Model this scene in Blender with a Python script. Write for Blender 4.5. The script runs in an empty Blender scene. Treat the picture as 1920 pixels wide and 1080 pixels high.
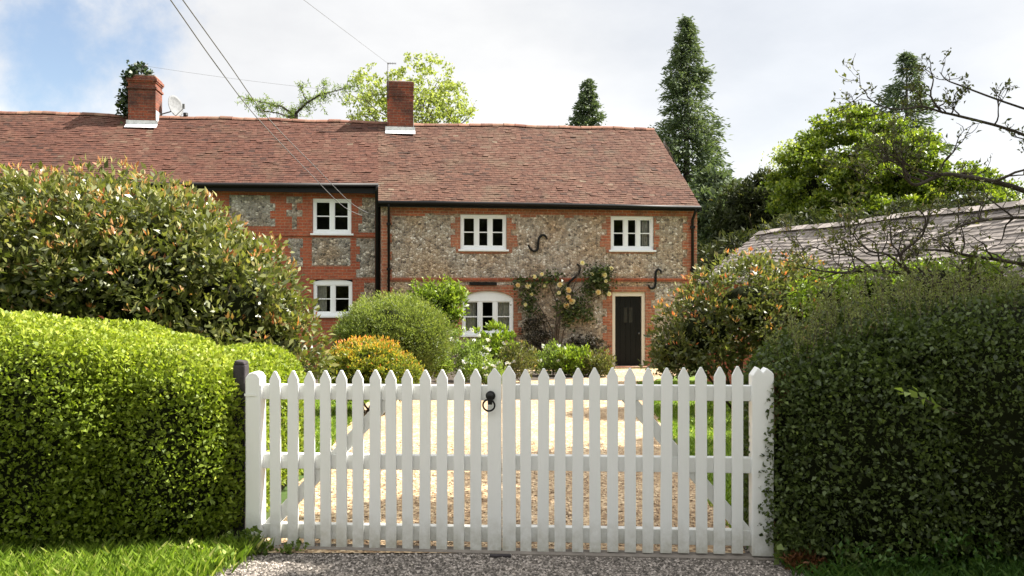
import bpy, math, random
import numpy as np
from mathutils import Vector

# ------------------------------------------------------------------ camera, sky, sun, exposure
F = 1573.0            # focal length in pixels of the 1920 px wide frame
EYE = 1.62
scn = bpy.context.scene
C = scn.collection
cam_d = bpy.data.cameras.new('camera'); cam = bpy.data.objects.new('camera', cam_d); C.objects.link(cam)
cam.location = (0, 0, EYE); cam.rotation_euler = (math.radians(90), 0, 0)
cam_d.sensor_width = 36; cam_d.lens = 36 * F / 1920; cam_d.clip_end = 2000; cam_d.clip_start = 0.05
scn.camera = cam
SUN_AZ = 11.0         # degrees from +X towards +Y (right, slightly behind the house front)
SUN_EL = 46.0
scn.view_settings.view_transform = 'Standard'; scn.view_settings.look = 'None'
scn.view_settings.gamma = 1; scn.view_settings.use_curve_mapping = False
scn.view_settings.exposure = 1.6
world = bpy.data.worlds.new('World'); scn.world = world; world.use_nodes = True
def build_world():
    nt = world.node_tree; N = nt.nodes; Lk = nt.links
    N.clear()
    out = N.new('ShaderNodeOutputWorld'); bg = N.new('ShaderNodeBackground'); bg.inputs[1].default_value = 0.065
    sky = N.new('ShaderNodeTexSky'); sky.sky_type = 'NISHITA'; sky.sun_disc = False
    sky.sun_elevation = math.radians(SUN_EL); sky.sun_rotation = math.radians(90 - SUN_AZ)
    sky.air_density = 1.0; sky.dust_density = 1.2
    tc = N.new('ShaderNodeTexCoord')
    # cloud structure, in directions of the sky itself
    mp = N.new('ShaderNodeMapping'); mp.inputs['Scale'].default_value = (1.5, 1.5, 3.2)
    n1 = N.new('ShaderNodeTexNoise'); n1.inputs['Scale'].default_value = 2.1; n1.inputs['Detail'].default_value = 9; n1.inputs['Roughness'].default_value = .55
    n2 = N.new('ShaderNodeTexNoise'); n2.inputs['Scale'].default_value = 5.0; n2.inputs['Detail'].default_value = 8; n2.inputs['Roughness'].default_value = .6
    Lk.new(tc.outputs['Generated'], mp.inputs['Vector']); Lk.new(mp.outputs[0], n1.inputs['Vector']); Lk.new(tc.outputs['Generated'], n2.inputs['Vector'])
    # a break in the cloud towards the upper left
    dv = Vector((-820 / F, 1, 450 / F)).normalized()
    ds = N.new('ShaderNodeVectorMath'); ds.operation = 'DISTANCE'; ds.inputs[1].default_value = dv
    nrm = N.new('ShaderNodeVectorMath'); nrm.operation = 'NORMALIZE'
    Lk.new(tc.outputs['Generated'], nrm.inputs[0]); Lk.new(nrm.outputs[0], ds.inputs[0])
    a = N.new('ShaderNodeMath'); a.operation = 'MULTIPLY_ADD'; a.inputs[1].default_value = 0.8; 
    Lk.new(n2.outputs[0], a.inputs[0]); Lk.new(ds.outputs['Value'], a.inputs[2])
    hole = N.new('ShaderNodeMapRange'); hole.inputs[1].default_value = 0.30; hole.inputs[2].default_value = 0.50
    hole.inputs[3].default_value = 0.12; hole.inputs[4].default_value = 1.0; hole.interpolation_type = 'SMOOTHSTEP'
    Lk.new(a.outputs[0], hole.inputs[0])
    # thin veil to the upper right, where a little blue comes through
    dv2 = Vector((560 / F, 1, 560 / F)).normalized()
    d2 = N.new('ShaderNodeVectorMath'); d2.operation = 'DISTANCE'; d2.inputs[1].default_value = dv2; Lk.new(nrm.outputs[0], d2.inputs[0])
    a2 = N.new('ShaderNodeMath'); a2.operation = 'MULTIPLY_ADD'; a2.inputs[1].default_value = 0.25
    Lk.new(n1.outputs[0], a2.inputs[0]); Lk.new(d2.outputs['Value'], a2.inputs[2])
    veil = N.new('ShaderNodeMapRange'); veil.inputs[1].default_value = 0.18; veil.inputs[2].default_value = 0.5
    veil.inputs[3].default_value = 0.86; veil.inputs[4].default_value = 1.0; veil.interpolation_type = 'SMOOTHSTEP'
    Lk.new(a2.outputs[0], veil.inputs[0])
    mul = N.new('ShaderNodeMath'); mul.operation = 'MULTIPLY'; Lk.new(hole.outputs[0], mul.inputs[0]); Lk.new(veil.outputs[0], mul.inputs[1])
    ramp = N.new('ShaderNodeValToRGB'); e = ramp.color_ramp.elements
    e[0].position = .36; e[0].color = (4.75, 4.82, 4.96, 1); e[1].position = .6; e[1].color = (5.6, 5.63, 5.68, 1)
    Lk.new(n1.outputs[0], ramp.inputs[0])
    # brighter towards the horizon
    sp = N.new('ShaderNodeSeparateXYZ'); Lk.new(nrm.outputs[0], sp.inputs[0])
    hz = N.new('ShaderNodeFloatCurve'); cv = hz.mapping.curves[0]      # brighter low down, raised overhead out of view for added fill, grey band between
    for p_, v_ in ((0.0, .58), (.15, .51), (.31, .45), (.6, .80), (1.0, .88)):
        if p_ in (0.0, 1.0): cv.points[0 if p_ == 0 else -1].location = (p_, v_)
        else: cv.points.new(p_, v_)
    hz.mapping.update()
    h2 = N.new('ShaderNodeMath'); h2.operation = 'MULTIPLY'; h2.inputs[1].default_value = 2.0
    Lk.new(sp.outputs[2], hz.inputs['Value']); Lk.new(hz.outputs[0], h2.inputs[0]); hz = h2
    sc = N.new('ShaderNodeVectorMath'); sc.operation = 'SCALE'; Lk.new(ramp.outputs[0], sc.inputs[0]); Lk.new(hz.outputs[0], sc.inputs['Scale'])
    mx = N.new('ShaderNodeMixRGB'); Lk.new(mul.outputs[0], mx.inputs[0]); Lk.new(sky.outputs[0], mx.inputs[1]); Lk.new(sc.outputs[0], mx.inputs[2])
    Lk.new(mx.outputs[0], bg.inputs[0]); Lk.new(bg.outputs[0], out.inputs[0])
build_world()
sun_d = bpy.data.lights.new('sun', 'SUN'); sun = bpy.data.objects.new('sun', sun_d); C.objects.link(sun)
sun_d.energy = 5.0; sun_d.angle = math.radians(.5); sun_d.color = (1, .95, .86)
_az, _el = math.radians(SUN_AZ), math.radians(SUN_EL)
SUNV = Vector((math.cos(_az) * math.cos(_el), math.sin(_az) * math.cos(_el), math.sin(_el)))
sun.rotation_euler = SUNV.to_track_quat('Z', 'Y').to_euler()

# ------------------------------------------------------------------ helpers
rng = np.random.default_rng(7)
random.seed(5)
def P(px, py, Y):
    return Vector(((px - 960) / F * Y, Y, EYE - (py - 540) / F * Y))
def gz(Y):            # height of the ground: the drive falls gently to the house
    if Y <= 5.3: return 0.0
    if Y >= 19.0: return -0.38
    return -0.38 * (Y - 5.3) / 13.7
def gza(Y): return -0.38 * np.clip((Y - 5.3) / 13.7, 0, 1)

def link(o, parent=None):
    C.objects.link(o)
    if parent is not None: o.parent = parent
    return o
def tag(o, label=None, cat=None, group=None, kind=None):
    if label: o['label'] = label
    if cat: o['category'] = cat
    if group: o['group'] = group
    if kind: o['kind'] = kind
    return o
def empty(name, loc=(0, 0, 0), rz=0):
    o = bpy.data.objects.new(name, None); o.location = loc; o.rotation_euler = (0, 0, rz); o.empty_display_size = .2
    return link(o)

class MB:
    def __init__(s): s.v = []; s.f = []; s.t = []; s.sm = []
    def add(s, vs, fs, tone=.5, smooth=False):
        b = len(s.v); s.v += [tuple(p) for p in vs]
        for f in fs: s.f.append(tuple(i + b for i in f)); s.t.append(tone); s.sm.append(smooth)
    def box(s, x0, x1, y0, y1, z0, z1, tone=.5):
        s.add([(x0, y0, z0), (x1, y0, z0), (x1, y1, z0), (x0, y1, z0), (x0, y0, z1), (x1, y0, z1), (x1, y1, z1), (x0, y1, z1)],
              [(3, 2, 1, 0), (4, 5, 6, 7), (0, 1, 5, 4), (1, 2, 6, 5), (2, 3, 7, 6), (3, 0, 4, 7)], tone)
    def prism(s, poly, y0, y1, tone=.5):       # polygon in x,z seen from -y, counter-clockwise
        n = len(poly)
        vs = [(x, y0, z) for x, z in poly] + [(x, y1, z) for x, z in poly]
        fs = [tuple(range(n)), tuple(range(2 * n - 1, n - 1, -1))] + [((i + 1) % n, i, i + n, (i + 1) % n + n) for i in range(n)]
        s.add(vs, fs, tone)
    def tube(s, pts, rad, n=8, tone=.5, cap=True):
        pts = [Vector(p) for p in pts]; m = len(pts)
        if not hasattr(rad, '__len__'): rad = [rad] * m
        vs = []; up = Vector((0.13, 0.27, 1)).normalized()
        prev = None
        for i, p in enumerate(pts):
            d = (pts[min(i + 1, m - 1)] - pts[max(i - 1, 0)])
            d = d.normalized() if d.length > 1e-9 else Vector((0, 0, 1))
            if prev is None:
                a = d.cross(up); a = a if a.length > .05 else d.cross(Vector((1, 0, 0)))
            else: a = prev - d * prev.dot(d)
            a.normalize(); prev = a; b = d.cross(a)
            for k in range(n):
                th = 2 * math.pi * k / n
                vs.append(p + (a * math.cos(th) + b * math.sin(th)) * rad[i])
        fs = []
        for i in range(m - 1):
            for k in range(n):
                k2 = (k + 1) % n
                fs.append((i * n + k, i * n + k2, (i + 1) * n + k2, (i + 1) * n + k))
        if cap: fs += [tuple(range(n - 1, -1, -1)), tuple(range((m - 1) * n, m * n))]
        s.add(vs, fs, tone, True)
    def build(s, name, mat, parent=None, bevel=0, seg=2):
        me = bpy.data.meshes.new(name); me.from_pydata(s.v, [], s.f)
        a = me.attributes.new('tone', 'FLOAT', 'FACE'); a.data.foreach_set('value', s.t)
        me.polygons.foreach_set('use_smooth', s.sm)
        me.materials.append(mat); me.update()
        o = link(bpy.data.objects.new(name, me), parent)
        if bevel:
            b = o.modifiers.new('bevel', 'BEVEL'); b.width = bevel; b.segments = seg; b.limit_method = 'ANGLE'
        return o

def norm(a): return a / np.maximum(np.linalg.norm(a, axis=1, keepdims=True), 1e-9)
def rdir(n): return norm(rng.normal(size=(n, 3)))

def quads(name, V, tone, mat, parent=None):    # V: (N,4,3)
    n = len(V); me = bpy.data.meshes.new(name)
    me.vertices.add(4 * n); me.loops.add(4 * n); me.polygons.add(n)
    me.vertices.foreach_set('co', np.ascontiguousarray(V, dtype=np.float32).ravel())
    me.loops.foreach_set('vertex_index', np.arange(4 * n, dtype=np.int32))
    me.polygons.foreach_set('loop_start', np.arange(0, 4 * n, 4, dtype=np.int32))
    me.update(calc_edges=True)
    a = me.attributes.new('tone', 'FLOAT', 'FACE'); a.data.foreach_set('value', np.asarray(tone, dtype=np.float32))
    me.materials.append(mat); me.update()
    return link(bpy.data.objects.new(name, me), parent)

def leaf_quads(pts, out, L, W, ka=.6, kr=.8, ku=.15, fold=.22, jit=.35, droop=.0):
    n = len(pts); up = np.array([[0, 0, 1.0]])
    a = norm(out * ka + rdir(n) * kr + up * ku - up * droop)
    side = norm(np.cross(a, rdir(n))); nr = np.cross(side, a)
    flip = np.where((nr * (out + up * .7)).sum(1, keepdims=True) < 0, -1.0, 1.0); nr = nr * flip
    s = (1 + (rng.random((n, 1)) * 2 - 1) * jit); l = L * s; w = W * s
    base = pts; tip = pts + a * l - nr * l * .08
    r = pts + a * l * .45 + side * w * .5 + nr * w * fold
    q = pts + a * l * .45 - side * w * .5 + nr * w * fold
    return np.stack([base, r, tip, q], axis=1)

def lump(p, k, seed=0):          # smooth pseudo noise, about -1..1
    r = np.random.default_rng(seed); v = 0
    for i in range(6):
        d = r.normal(size=3); d /= np.linalg.norm(d)
        v = v + np.sin((p @ d) * k * (0.7 + .6 * r.random()) + r.random() * 6.28)
    return v / 3.0

def clumps(ells, nclump, rc, per, shell=(.72, 1.0), squash=.75, floor=None):
    """leaf clumps through the outer part of a few ellipsoids"""
    w = np.array([e[1][0] * e[1][2] + e[1][0] * e[1][1] for e in ells]); w = w / w.sum()
    idx = rng.choice(len(ells), nclump, p=w)
    c = np.array([e[0] for e in ells])[idx]; R = np.array([e[1] for e in ells])[idx]
    d = rdir(nclump); rr = shell[0] + (shell[1] - shell[0]) * rng.random((nclump, 1)) ** .6
    cc = c + d * R * rr
    sz = rc * (.55 + .9 * rng.random((nclump, 1)))
    pd = rdir(nclump * per); pr = rng.random((nclump * per, 1)) ** .45
    pts = np.repeat(cc, per, 0) + pd * pr * np.repeat(sz, per, 0) * np.array([[1, 1, squash]])
    out = norm(np.repeat(d, per, 0) * .6 + pd * .7)
    hgt = pd[:, 2]
    rel = np.repeat(rr[:, 0], per) * .6 + .4 * (pr[:, 0] * hgt)
    if floor is not None:
        k = pts[:, 2] > floor; pts, out, rel = pts[k], out[k], rel[k]
    return pts, out, rel

def superel(n, c, h, p=4.0, amp=.04, k=5.0, depth=.08, seed=1, lower=-1.0):
    """points just under the surface of a lumpy rounded block"""
    c = np.array(c); h = np.array(h)
    A = np.array([h[1] * h[2], h[0] * h[2], h[0] * h[1]]); A = A / A.sum()
    ax = rng.choice(3, n, p=A); q = rng.random((n, 3)) * 2 - 1
    q[np.arange(n), ax] = np.sign(rng.random(n) - .5)
    nrmv = np.sign(q) * np.abs(q) ** (p - 1) / h
    q = q / (np.abs(q) ** p).sum(1, keepdims=True) ** (1 / p)
    nrmv = norm(np.sign(q) * np.abs(q) ** (p - 1) / h)
    pts = c + q * h
    d = lump(pts, k, seed)[:, None] * amp + lump(pts, k * 3.1, seed + 9)[:, None] * amp * .5 - rng.random((n, 1)) ** 1.5 * depth
    pts = pts + nrmv * d
    keep = q[:, 2] > lower
    return pts[keep], nrmv[keep], q[keep]

def core(name, c, h, p, s, mat, parent, amp=.0, seed=1, k=5.0, n=28):
    mb = MB(); c = np.array(c); h = np.array(h) * s
    vs = []
    for i in range(n + 1):
        ph = -math.pi / 2 + math.pi * i / n
        for j in range(n * 2):
            th = math.pi * j / n
            q = np.array([math.cos(ph) * math.cos(th), math.cos(ph) * math.sin(th), math.sin(ph)])
            q = q / (np.abs(q) ** p).sum() ** (1 / p)
            vs.append(c + q * h)
    vs = np.array(vs); vs = vs + norm(vs - c) * lump(vs, k, seed)[:, None] * amp
    fs = []
    m = n * 2
    for i in range(n):
        for j in range(m):
            fs.append((i * m + j, i * m + (j + 1) % m, (i + 1) * m + (j + 1) % m, (i + 1) * m + j))
    mb.add([tuple(v) for v in vs], fs, .5, True)
    return mb.build(name, mat, parent)

# ------------------------------------------------------------------ materials
def newmat(name):
    m = bpy.data.materials.new(name); m.use_nodes = True
    nt = m.node_tree; b = nt.nodes['Principled BSDF']
    return m, nt, nt.nodes, nt.links, b
def ramp_node(N, stops, interp='LINEAR'):
    r = N.new('ShaderNodeValToRGB'); r.color_ramp.interpolation = interp
    e = r.color_ramp.elements
    while len(e) > 1: e.remove(e[0])
    e[0].position = stops[0][0]; e[0].color = (*stops[0][1], 1)
    for p, c in stops[1:]:
        x = e.new(p); x.color = (*c, 1)
    return r
def noise(N, Lk, vec, scale, detail=4, rough=.55):
    n = N.new('ShaderNodeTexNoise'); n.inputs['Scale'].default_value = scale; n.inputs['Detail'].default_value = detail; n.inputs['Roughness'].default_value = rough
    if vec is not None: Lk.new(vec, n.inputs['Vector'])
    return n
def mixc(N, Lk, f, a, b, mode='MIX'):
    m = N.new('ShaderNodeMixRGB'); m.blend_type = mode
    for i, x in ((0, f), (1, a), (2, b)):
        if hasattr(x, 'is_linked') or hasattr(x, 'links'): Lk.new(x, m.inputs[i])
        elif i == 0: m.inputs[0].default_value = x
        else: m.inputs[i].default_value = (*x, 1)
    return m.outputs[0]
def bump(N, Lk, b, h, strength=.5, dist=.01):
    bp = N.new('ShaderNodeBump'); bp.inputs['Strength'].default_value = strength; bp.inputs['Distance'].default_value = dist
    Lk.new(h, bp.inputs['Height']); Lk.new(bp.outputs[0], b.inputs['Normal'])
def uz_vec(N, Lk):     # (x+y, z) of the object itself: works on front and side faces alike
    tc = N.new('ShaderNodeTexCoord'); s = N.new('ShaderNodeSeparateXYZ'); Lk.new(tc.outputs['Object'], s.inputs[0])
    a = N.new('ShaderNodeMath'); a.operation = 'ADD'; Lk.new(s.outputs[0], a.inputs[0]); Lk.new(s.outputs[1], a.inputs[1])
    c = N.new('ShaderNodeCombineXYZ'); Lk.new(a.outputs[0], c.inputs[0]); Lk.new(s.outputs[2], c.inputs[1])
    return tc.outputs['Object'], c.outputs[0]

def brick_mat(name, c1, c2, dark, mortar, dark_mix=.35):
    m, nt, N, Lk, b = newmat(name)
    o3, v = uz_vec(N, Lk)
    br = N.new('ShaderNodeTexBrick'); br.inputs['Scale'].default_value = 1; br.inputs['Brick Width'].default_value = .215; br.inputs['Row Height'].default_value = .072
    br.inputs['Mortar Size'].default_value = .007; br.inputs['Mortar Smooth'].default_value = .3; br.inputs['Bias'].default_value = 0
    br.inputs['Color1'].default_value = (*c1, 1); br.inputs['Color2'].default_value = (*c2, 1); br.inputs['Mortar'].default_value = (*mortar, 1)
    n0 = noise(N, Lk, v, 9, 3)
    vd = N.new('ShaderNodeMixRGB'); vd.blend_type = 'ADD'; vd.inputs[0].default_value = .012
    Lk.new(v, vd.inputs[1]); Lk.new(n0.outputs[1], vd.inputs[2]); Lk.new(vd.outputs[0], br.inputs['Vector'])
    n = noise(N, Lk, o3, 1.6, 6, .65); r = ramp_node(N, [(.42, (0, 0, 0)), (.62, (1, 1, 1))]); Lk.new(n.outputs[0], r.inputs[0])
    f = N.new('ShaderNodeMath'); f.operation = 'MULTIPLY'; f.inputs[1].default_value = dark_mix; Lk.new(r.outputs[0], f.inputs[0])
    col = mixc(N, Lk, f.outputs[0], br.outputs[0], dark)
    n2 = noise(N, Lk, o3, 22, 4, .7); r2 = ramp_node(N, [(.3, (.6, .6, .6)), (.7, (1.3, 1.3, 1.3))]); Lk.new(n2.outputs[0], r2.inputs[0])
    col = mixc(N, Lk, 1.0, col, r2.outputs[0], 'MULTIPLY')
    Lk.new(col, b.inputs['Base Color']); b.inputs['Roughness'].default_value = .9
    bump(N, Lk, b, br.outputs['Fac'], -.6, .006)
    return m
def flint_mat(name, stones, mortar, scale=13, stain=(.16, .11, .06)):
    m, nt, N, Lk, b = newmat(name)
    o3, v = uz_vec(N, Lk)
    nz = noise(N, Lk, v, 7, 2); vd = N.new('ShaderNodeMixRGB'); vd.blend_type = 'ADD'; vd.inputs[0].default_value = .06
    Lk.new(v, vd.inputs[1]); Lk.new(nz.outputs[1], vd.inputs[2])
    vo = N.new('ShaderNodeTexVoronoi'); vo.inputs['Scale'].default_value = scale; vo.inputs['Randomness'].default_value = 1; Lk.new(vd.outputs[0], vo.inputs['Vector'])
    ve = N.new('ShaderNodeTexVoronoi'); ve.feature = 'DISTANCE_TO_EDGE'; ve.inputs['Scale'].default_value = scale; Lk.new(vd.outputs[0], ve.inputs['Vector'])
    sp = N.new('ShaderNodeSeparateColor'); Lk.new(vo.outputs['Color'], sp.inputs[0])
    r = ramp_node(N, stones); Lk.new(sp.outputs[0], r.inputs[0])
    n3 = noise(N, Lk, v, 45, 3); r3 = ramp_node(N, [(.3, (.6, .6, .6)), (.7, (1.35, 1.35, 1.35))]); Lk.new(n3.outputs[0], r3.inputs[0])
    st = mixc(N, Lk, 1.0, r.outputs[0], r3.outputs[0], 'MULTIPLY')
    er = ramp_node(N, [(.03, (1, 1, 1)), (.13, (0, 0, 0))]); Lk.new(ve.outputs[0], er.inputs[0])
    n4 = noise(N, Lk, v, 30, 3); r4 = ramp_node(N, [(.3, tuple(x * .6 for x in mortar)), (.7, mortar)]); Lk.new(n4.outputs[0], r4.inputs[0])
    col = mixc(N, Lk, er.outputs[0], st, r4.outputs[0])
    nb = noise(N, Lk, v, .9, 5, .6); rb = ramp_node(N, [(.42, (0, 0, 0)), (.62, (.9, .9, .9))]); Lk.new(nb.outputs[0], rb.inputs[0])
    col = mixc(N, Lk, rb.outputs[0], col, mixc(N, Lk, 1.0, col, (1.0, .80, .60), 'MULTIPLY'))
    Lk.new(col, b.inputs['Base Color']); b.inputs['Roughness'].default_value = .75
    hr = ramp_node(N, [(0, (0, 0, 0)), (.25, (1, 1, 1))]); Lk.new(ve.outputs[0], hr.inputs[0])
    bump(N, Lk, b, hr.outputs[0], .8, .02)
    return m
def tone_mat(name, stops, rough=.85, nscale=12, lichen=None, lichen_amt=.5, bumps=.3, spec=.3):
    m, nt, N, Lk, b = newmat(name)
    at = N.new('ShaderNodeAttribute'); at.attribute_name = 'tone'
    r = ramp_node(N, stops); Lk.new(at.outputs['Fac'], r.inputs[0])
    tc = N.new('ShaderNodeTexCoord')
    n = noise(N, Lk, tc.outputs['Object'], nscale, 5, .65); r2 = ramp_node(N, [(.3, (.65, .65, .65)), (.7, (1.25, 1.25, 1.25))]); Lk.new(n.outputs[0], r2.inputs[0])
    col = mixc(N, Lk, 1.0, r.outputs[0], r2.outputs[0], 'MULTIPLY')
    if lichen:
        n3 = noise(N, Lk, tc.outputs['Object'], 1.1, 8, .7); r3 = ramp_node(N, [(.5, (0, 0, 0)), (.68, (lichen_amt,) * 3)]); Lk.new(n3.outputs[0], r3.inputs[0])
        col = mixc(N, Lk, r3.outputs[0], col, lichen)
    Lk.new(col, b.inputs['Base Color']); b.inputs['Roughness'].default_value = rough; b.inputs['Specular IOR Level'].default_value = spec
    if bumps: bump(N, Lk, b, n.outputs[0], bumps, .01)
    return m
def paint_mat(name, col, rough=.45, dirt=.12, dirtcol=(.35, .36, .30), scale=6):
    m, nt, N, Lk, b = newmat(name)
    tc = N.new('ShaderNodeTexCoord'); mp = N.new('ShaderNodeMapping'); mp.inputs['Scale'].default_value = (1, 1, .25); Lk.new(tc.outputs['Object'], mp.inputs[0])
    n = noise(N, Lk, mp.outputs[0], scale, 7, .7); r = ramp_node(N, [(.45, (0, 0, 0)), (.75, (dirt,) * 3)]); Lk.new(n.outputs[0], r.inputs[0])
    c = mixc(N, Lk, r.outputs[0], col, dirtcol)
    Lk.new(c, b.inputs['Base Color']); b.inputs['Roughness'].default_value = rough
    mp2 = N.new('ShaderNodeMapping'); mp2.inputs['Scale'].default_value = (60, 60, 3); Lk.new(tc.outputs['Object'], mp2.inputs[0])
    g = noise(N, Lk, mp2.outputs[0], 2, 3); bump(N, Lk, b, g.outputs[0], .25, .002)
    return m
def leaf_mat(name, stops, trans=.3, rough=.45, spec=.35):
    m, nt, N, Lk, b = newmat(name)
    at = N.new('ShaderNodeAttribute'); at.attribute_name = 'tone'
    r = ramp_node(N, stops); Lk.new(at.outputs['Fac'], r.inputs[0])
    Lk.new(r.outputs[0], b.inputs['Base Color']); b.inputs['Roughness'].default_value = rough; b.inputs['Specular IOR Level'].default_value = spec
    tr = N.new('ShaderNodeBsdfTranslucent'); br = mixc(N, Lk, 1.0, r.outputs[0], (1.5, 1.6, .75), 'MULTIPLY'); Lk.new(br, tr.inputs[0])
    mx = N.new('ShaderNodeMixShader'); mx.inputs[0].default_value = trans
    Lk.new(b.outputs[0], mx.inputs[1]); Lk.new(tr.outputs[0], mx.inputs[2]); Lk.new(mx.outputs[0], N['Material Output'].inputs[0])
    return m
def gravel_mat(name, stones, scale, big, bumpd=.01):
    m, nt, N, Lk, b = newmat(name)
    tc = N.new('ShaderNodeTexCoord'); v = tc.outputs['Object']
    vo = N.new('ShaderNodeTexVoronoi'); vo.inputs['Scale'].default_value = scale; Lk.new(v, vo.inputs['Vector'])
    sp = N.new('ShaderNodeSeparateColor'); Lk.new(vo.outputs['Color'], sp.inputs[0])
    r = ramp_node(N, stones); Lk.new(sp.outputs[0], r.inputs[0])
    n = noise(N, Lk, v, 1.3, 8, .7); r2 = ramp_node(N, [(.35, big[0]), (.65, big[1])]); Lk.new(n.outputs[0], r2.inputs[0])
    col = mixc(N, Lk, 1.0, r.outputs[0], r2.outputs[0], 'MULTIPLY')
    dk = ramp_node(N, [(.25, (1, 1, 1)), (.75, (.45, .45, .45))]); Lk.new(vo.outputs['Distance'], dk.inputs[0])
    Lk.new(col, b.inputs['Base Color']); b.inputs['Roughness'].default_value = .9
    bump(N, Lk, b, vo.outputs['Distance'], -.9, bumpd)
    return m
def plain(name, col, rough=.6, metal=0, spec=.5):
    m, nt, N, Lk, b = newmat(name)
    tc = N.new('ShaderNodeTexCoord'); n = noise(N, Lk, tc.outputs['Object'], 15, 5, .6)
    r = ramp_node(N, [(.3, tuple(x * .75 for x in col)), (.7, tuple(min(1, x * 1.2) for x in col))]); Lk.new(n.outputs[0], r.inputs[0])
    Lk.new(r.outputs[0], b.inputs['Base Color'])
    b.inputs['Roughness'].default_value = rough; b.inputs['Metallic'].default_value = metal; b.inputs['Specular IOR Level'].default_value = spec
    return m
def glass_mat():
    m, nt, N, Lk, b = newmat('window_glass')
    t = N.new('ShaderNodeBsdfTransparent'); t.inputs[0].default_value = (.88, .9, .88, 1)
    g = N.new('ShaderNodeBsdfGlossy'); g.inputs['Roughness'].default_value = .03
    fr = N.new('ShaderNodeFresnel'); fr.inputs[0].default_value = 1.5
    mx = N.new('ShaderNodeMixShader'); Lk.new(fr.outputs[0], mx.inputs[0]); Lk.new(t.outputs[0], mx.inputs[1]); Lk.new(g.outputs[0], mx.inputs[2])
    Lk.new(mx.outputs[0], N['Material Output'].inputs[0]); return m

M = {}
M['brick'] = brick_mat('red_brick', (.48, .155, .074), (.32, .088, .044), (.20, .12, .075), (.42, .31, .21), .6)
M['brick_dark'] = brick_mat('weathered_red_brick', (.42, .105, .045), (.32, .072, .034), (.14, .06, .038), (.32, .20, .13), .4)
M['brick_stack'] = brick_mat('dark_chimney_brick', (.30, .07, .03), (.15, .04, .024), (.035, .02, .016), (.20, .13, .09), .8)  # darker, more mottled brick than the walls
M['flint'] = flint_mat('knapped_flint', [(0, (.11, .095, .08)), (.25, (.27, .235, .195)), (.55, (.46, .40, .325)), (.8, (.55, .49, .41)), (.92, (.64, .61, .56)), (1, (.84, .82, .78))], (.46, .375, .285), 16)
M['flint_grey'] = flint_mat('grey_flint', [(0, (.085, .08, .072)), (.35, (.23, .215, .19)), (.65, (.38, .355, .315)), (.85, (.47, .44, .39)), (1, (.74, .71, .65))], (.38, .33, .27), 15)
M['tiles'] = tone_mat('clay_tiles', [(0, (0.0528, 0.0286, 0.0202)), (0.2, (0.0752, 0.0356, 0.0246)), (0.45, (0.0976, 0.0441, 0.0289)), (0.7, (0.108, 0.0527, 0.0354)), (0.9, (0.1184, 0.0697, 0.0484)), (1, (0.16, 0.1161, 0.0809))], .9, 9, (0.118, 0.08, 0.053), .85)
M['tiles_red'] = tone_mat('red_clay_tiles', [(0, (0.048, 0.023, 0.0162)), (0.2, (0.0704, 0.0296, 0.0202)), (0.45, (0.092, 0.037, 0.0242)), (0.7, (0.1024, 0.0429, 0.0282)), (0.9, (0.112, 0.0592, 0.0403)), (1, (0.152, 0.1035, 0.0706))], .9, 9, (0.105, 0.062, 0.04), .7)
M['ridge'] = tone_mat('ridge_tiles', [(0, (.16, .07, .05)), (1, (.30, .16, .11))], .9, 9, (.24, .18, .12), .6)
M['slate'] = tone_mat('stone_slates', [(0, (.10, .086, .078)), (.35, (.195, .168, .152)), (.7, (.275, .238, .215)), (1, (.41, .36, .33))], .85, 7, (.15, .13, .095), .5)
M['lead'] = plain('lead_flashing', (.62, .63, .64), .5)
M['white'] = paint_mat('white_gloss_paint', (.85, .87, .88), .35, .10)
M['gate_white'] = paint_mat('white_gate_paint', (.76, .77, .755), .42, .22, (.52, .52, .46), 3)
def grubby(m):
    nt = m.node_tree; N = nt.nodes; Lk = nt.links; b = N['Principled BSDF']; src = b.inputs['Base Color'].links[0].from_socket
    tc = N.new('ShaderNodeTexCoord'); sp = N.new('ShaderNodeSeparateXYZ'); Lk.new(tc.outputs['Object'], sp.inputs[0])
    n = noise(N, Lk, tc.outputs['Object'], 14, 6, .7)
    mr = N.new('ShaderNodeMapRange'); mr.inputs[1].default_value = .34; mr.inputs[2].default_value = 0; Lk.new(sp.outputs[2], mr.inputs[0])
    mu = N.new('ShaderNodeMath'); mu.operation = 'MULTIPLY'; Lk.new(mr.outputs[0], mu.inputs[0]); Lk.new(n.outputs[0], mu.inputs[1])
    r = ramp_node(N, [(.18, (0, 0, 0)), (.62, (.75, .75, .75))]); Lk.new(mu.outputs[0], r.inputs[0])
    c = mixc(N, Lk, r.outputs[0], src, (.33, .31, .22)); Lk.new(c, b.inputs['Base Color'])
grubby(M['gate_white'])
M['cream'] = paint_mat('cream_paint', (.72, .66, .55), .5, .15)
M['black'] = plain('black_iron', (.006, .0055, .0055), .5, 0, .25)
M['door'] = plain('black_door_paint', (.007, .0075, .007), .5, 0, .2)
M['room'] = plain('dark_room', (.035, .032, .028), .9)
M['curtain'] = plain('linen_curtain', (.62, .60, .56), .9)
M['glass'] = glass_mat()
M['bark'] = tone_mat('brown_bark', [(0, (.07, .05, .035)), (1, (.13, .10, .075))], .95, 14, (.12, .12, .08), .5, .8)
M['bark_dark'] = tone_mat('dark_lichened_bark', [(0, (.030, .022, .018)), (1, (.075, .058, .048))], .95, 18, (.10, .095, .07), .35, .8)
M['twig_core'] = plain('shaded_twig_core', (.014, .017, .007), 1.0, 0, .05)  # solid twig core, shade between the leaves painted in as near black
M['oldwood'] = tone_mat('weathered_dark_timber', [(0, (.03, .026, .028)), (1, (.06, .052, .055))], .9, 20, None, 0, .6)
M['kerbwood'] = plain('grey_edging_board', (.20, .175, .15), .9)
M['orangewood'] = plain('bare_timber', (.20, .09, .035), .8)
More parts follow.
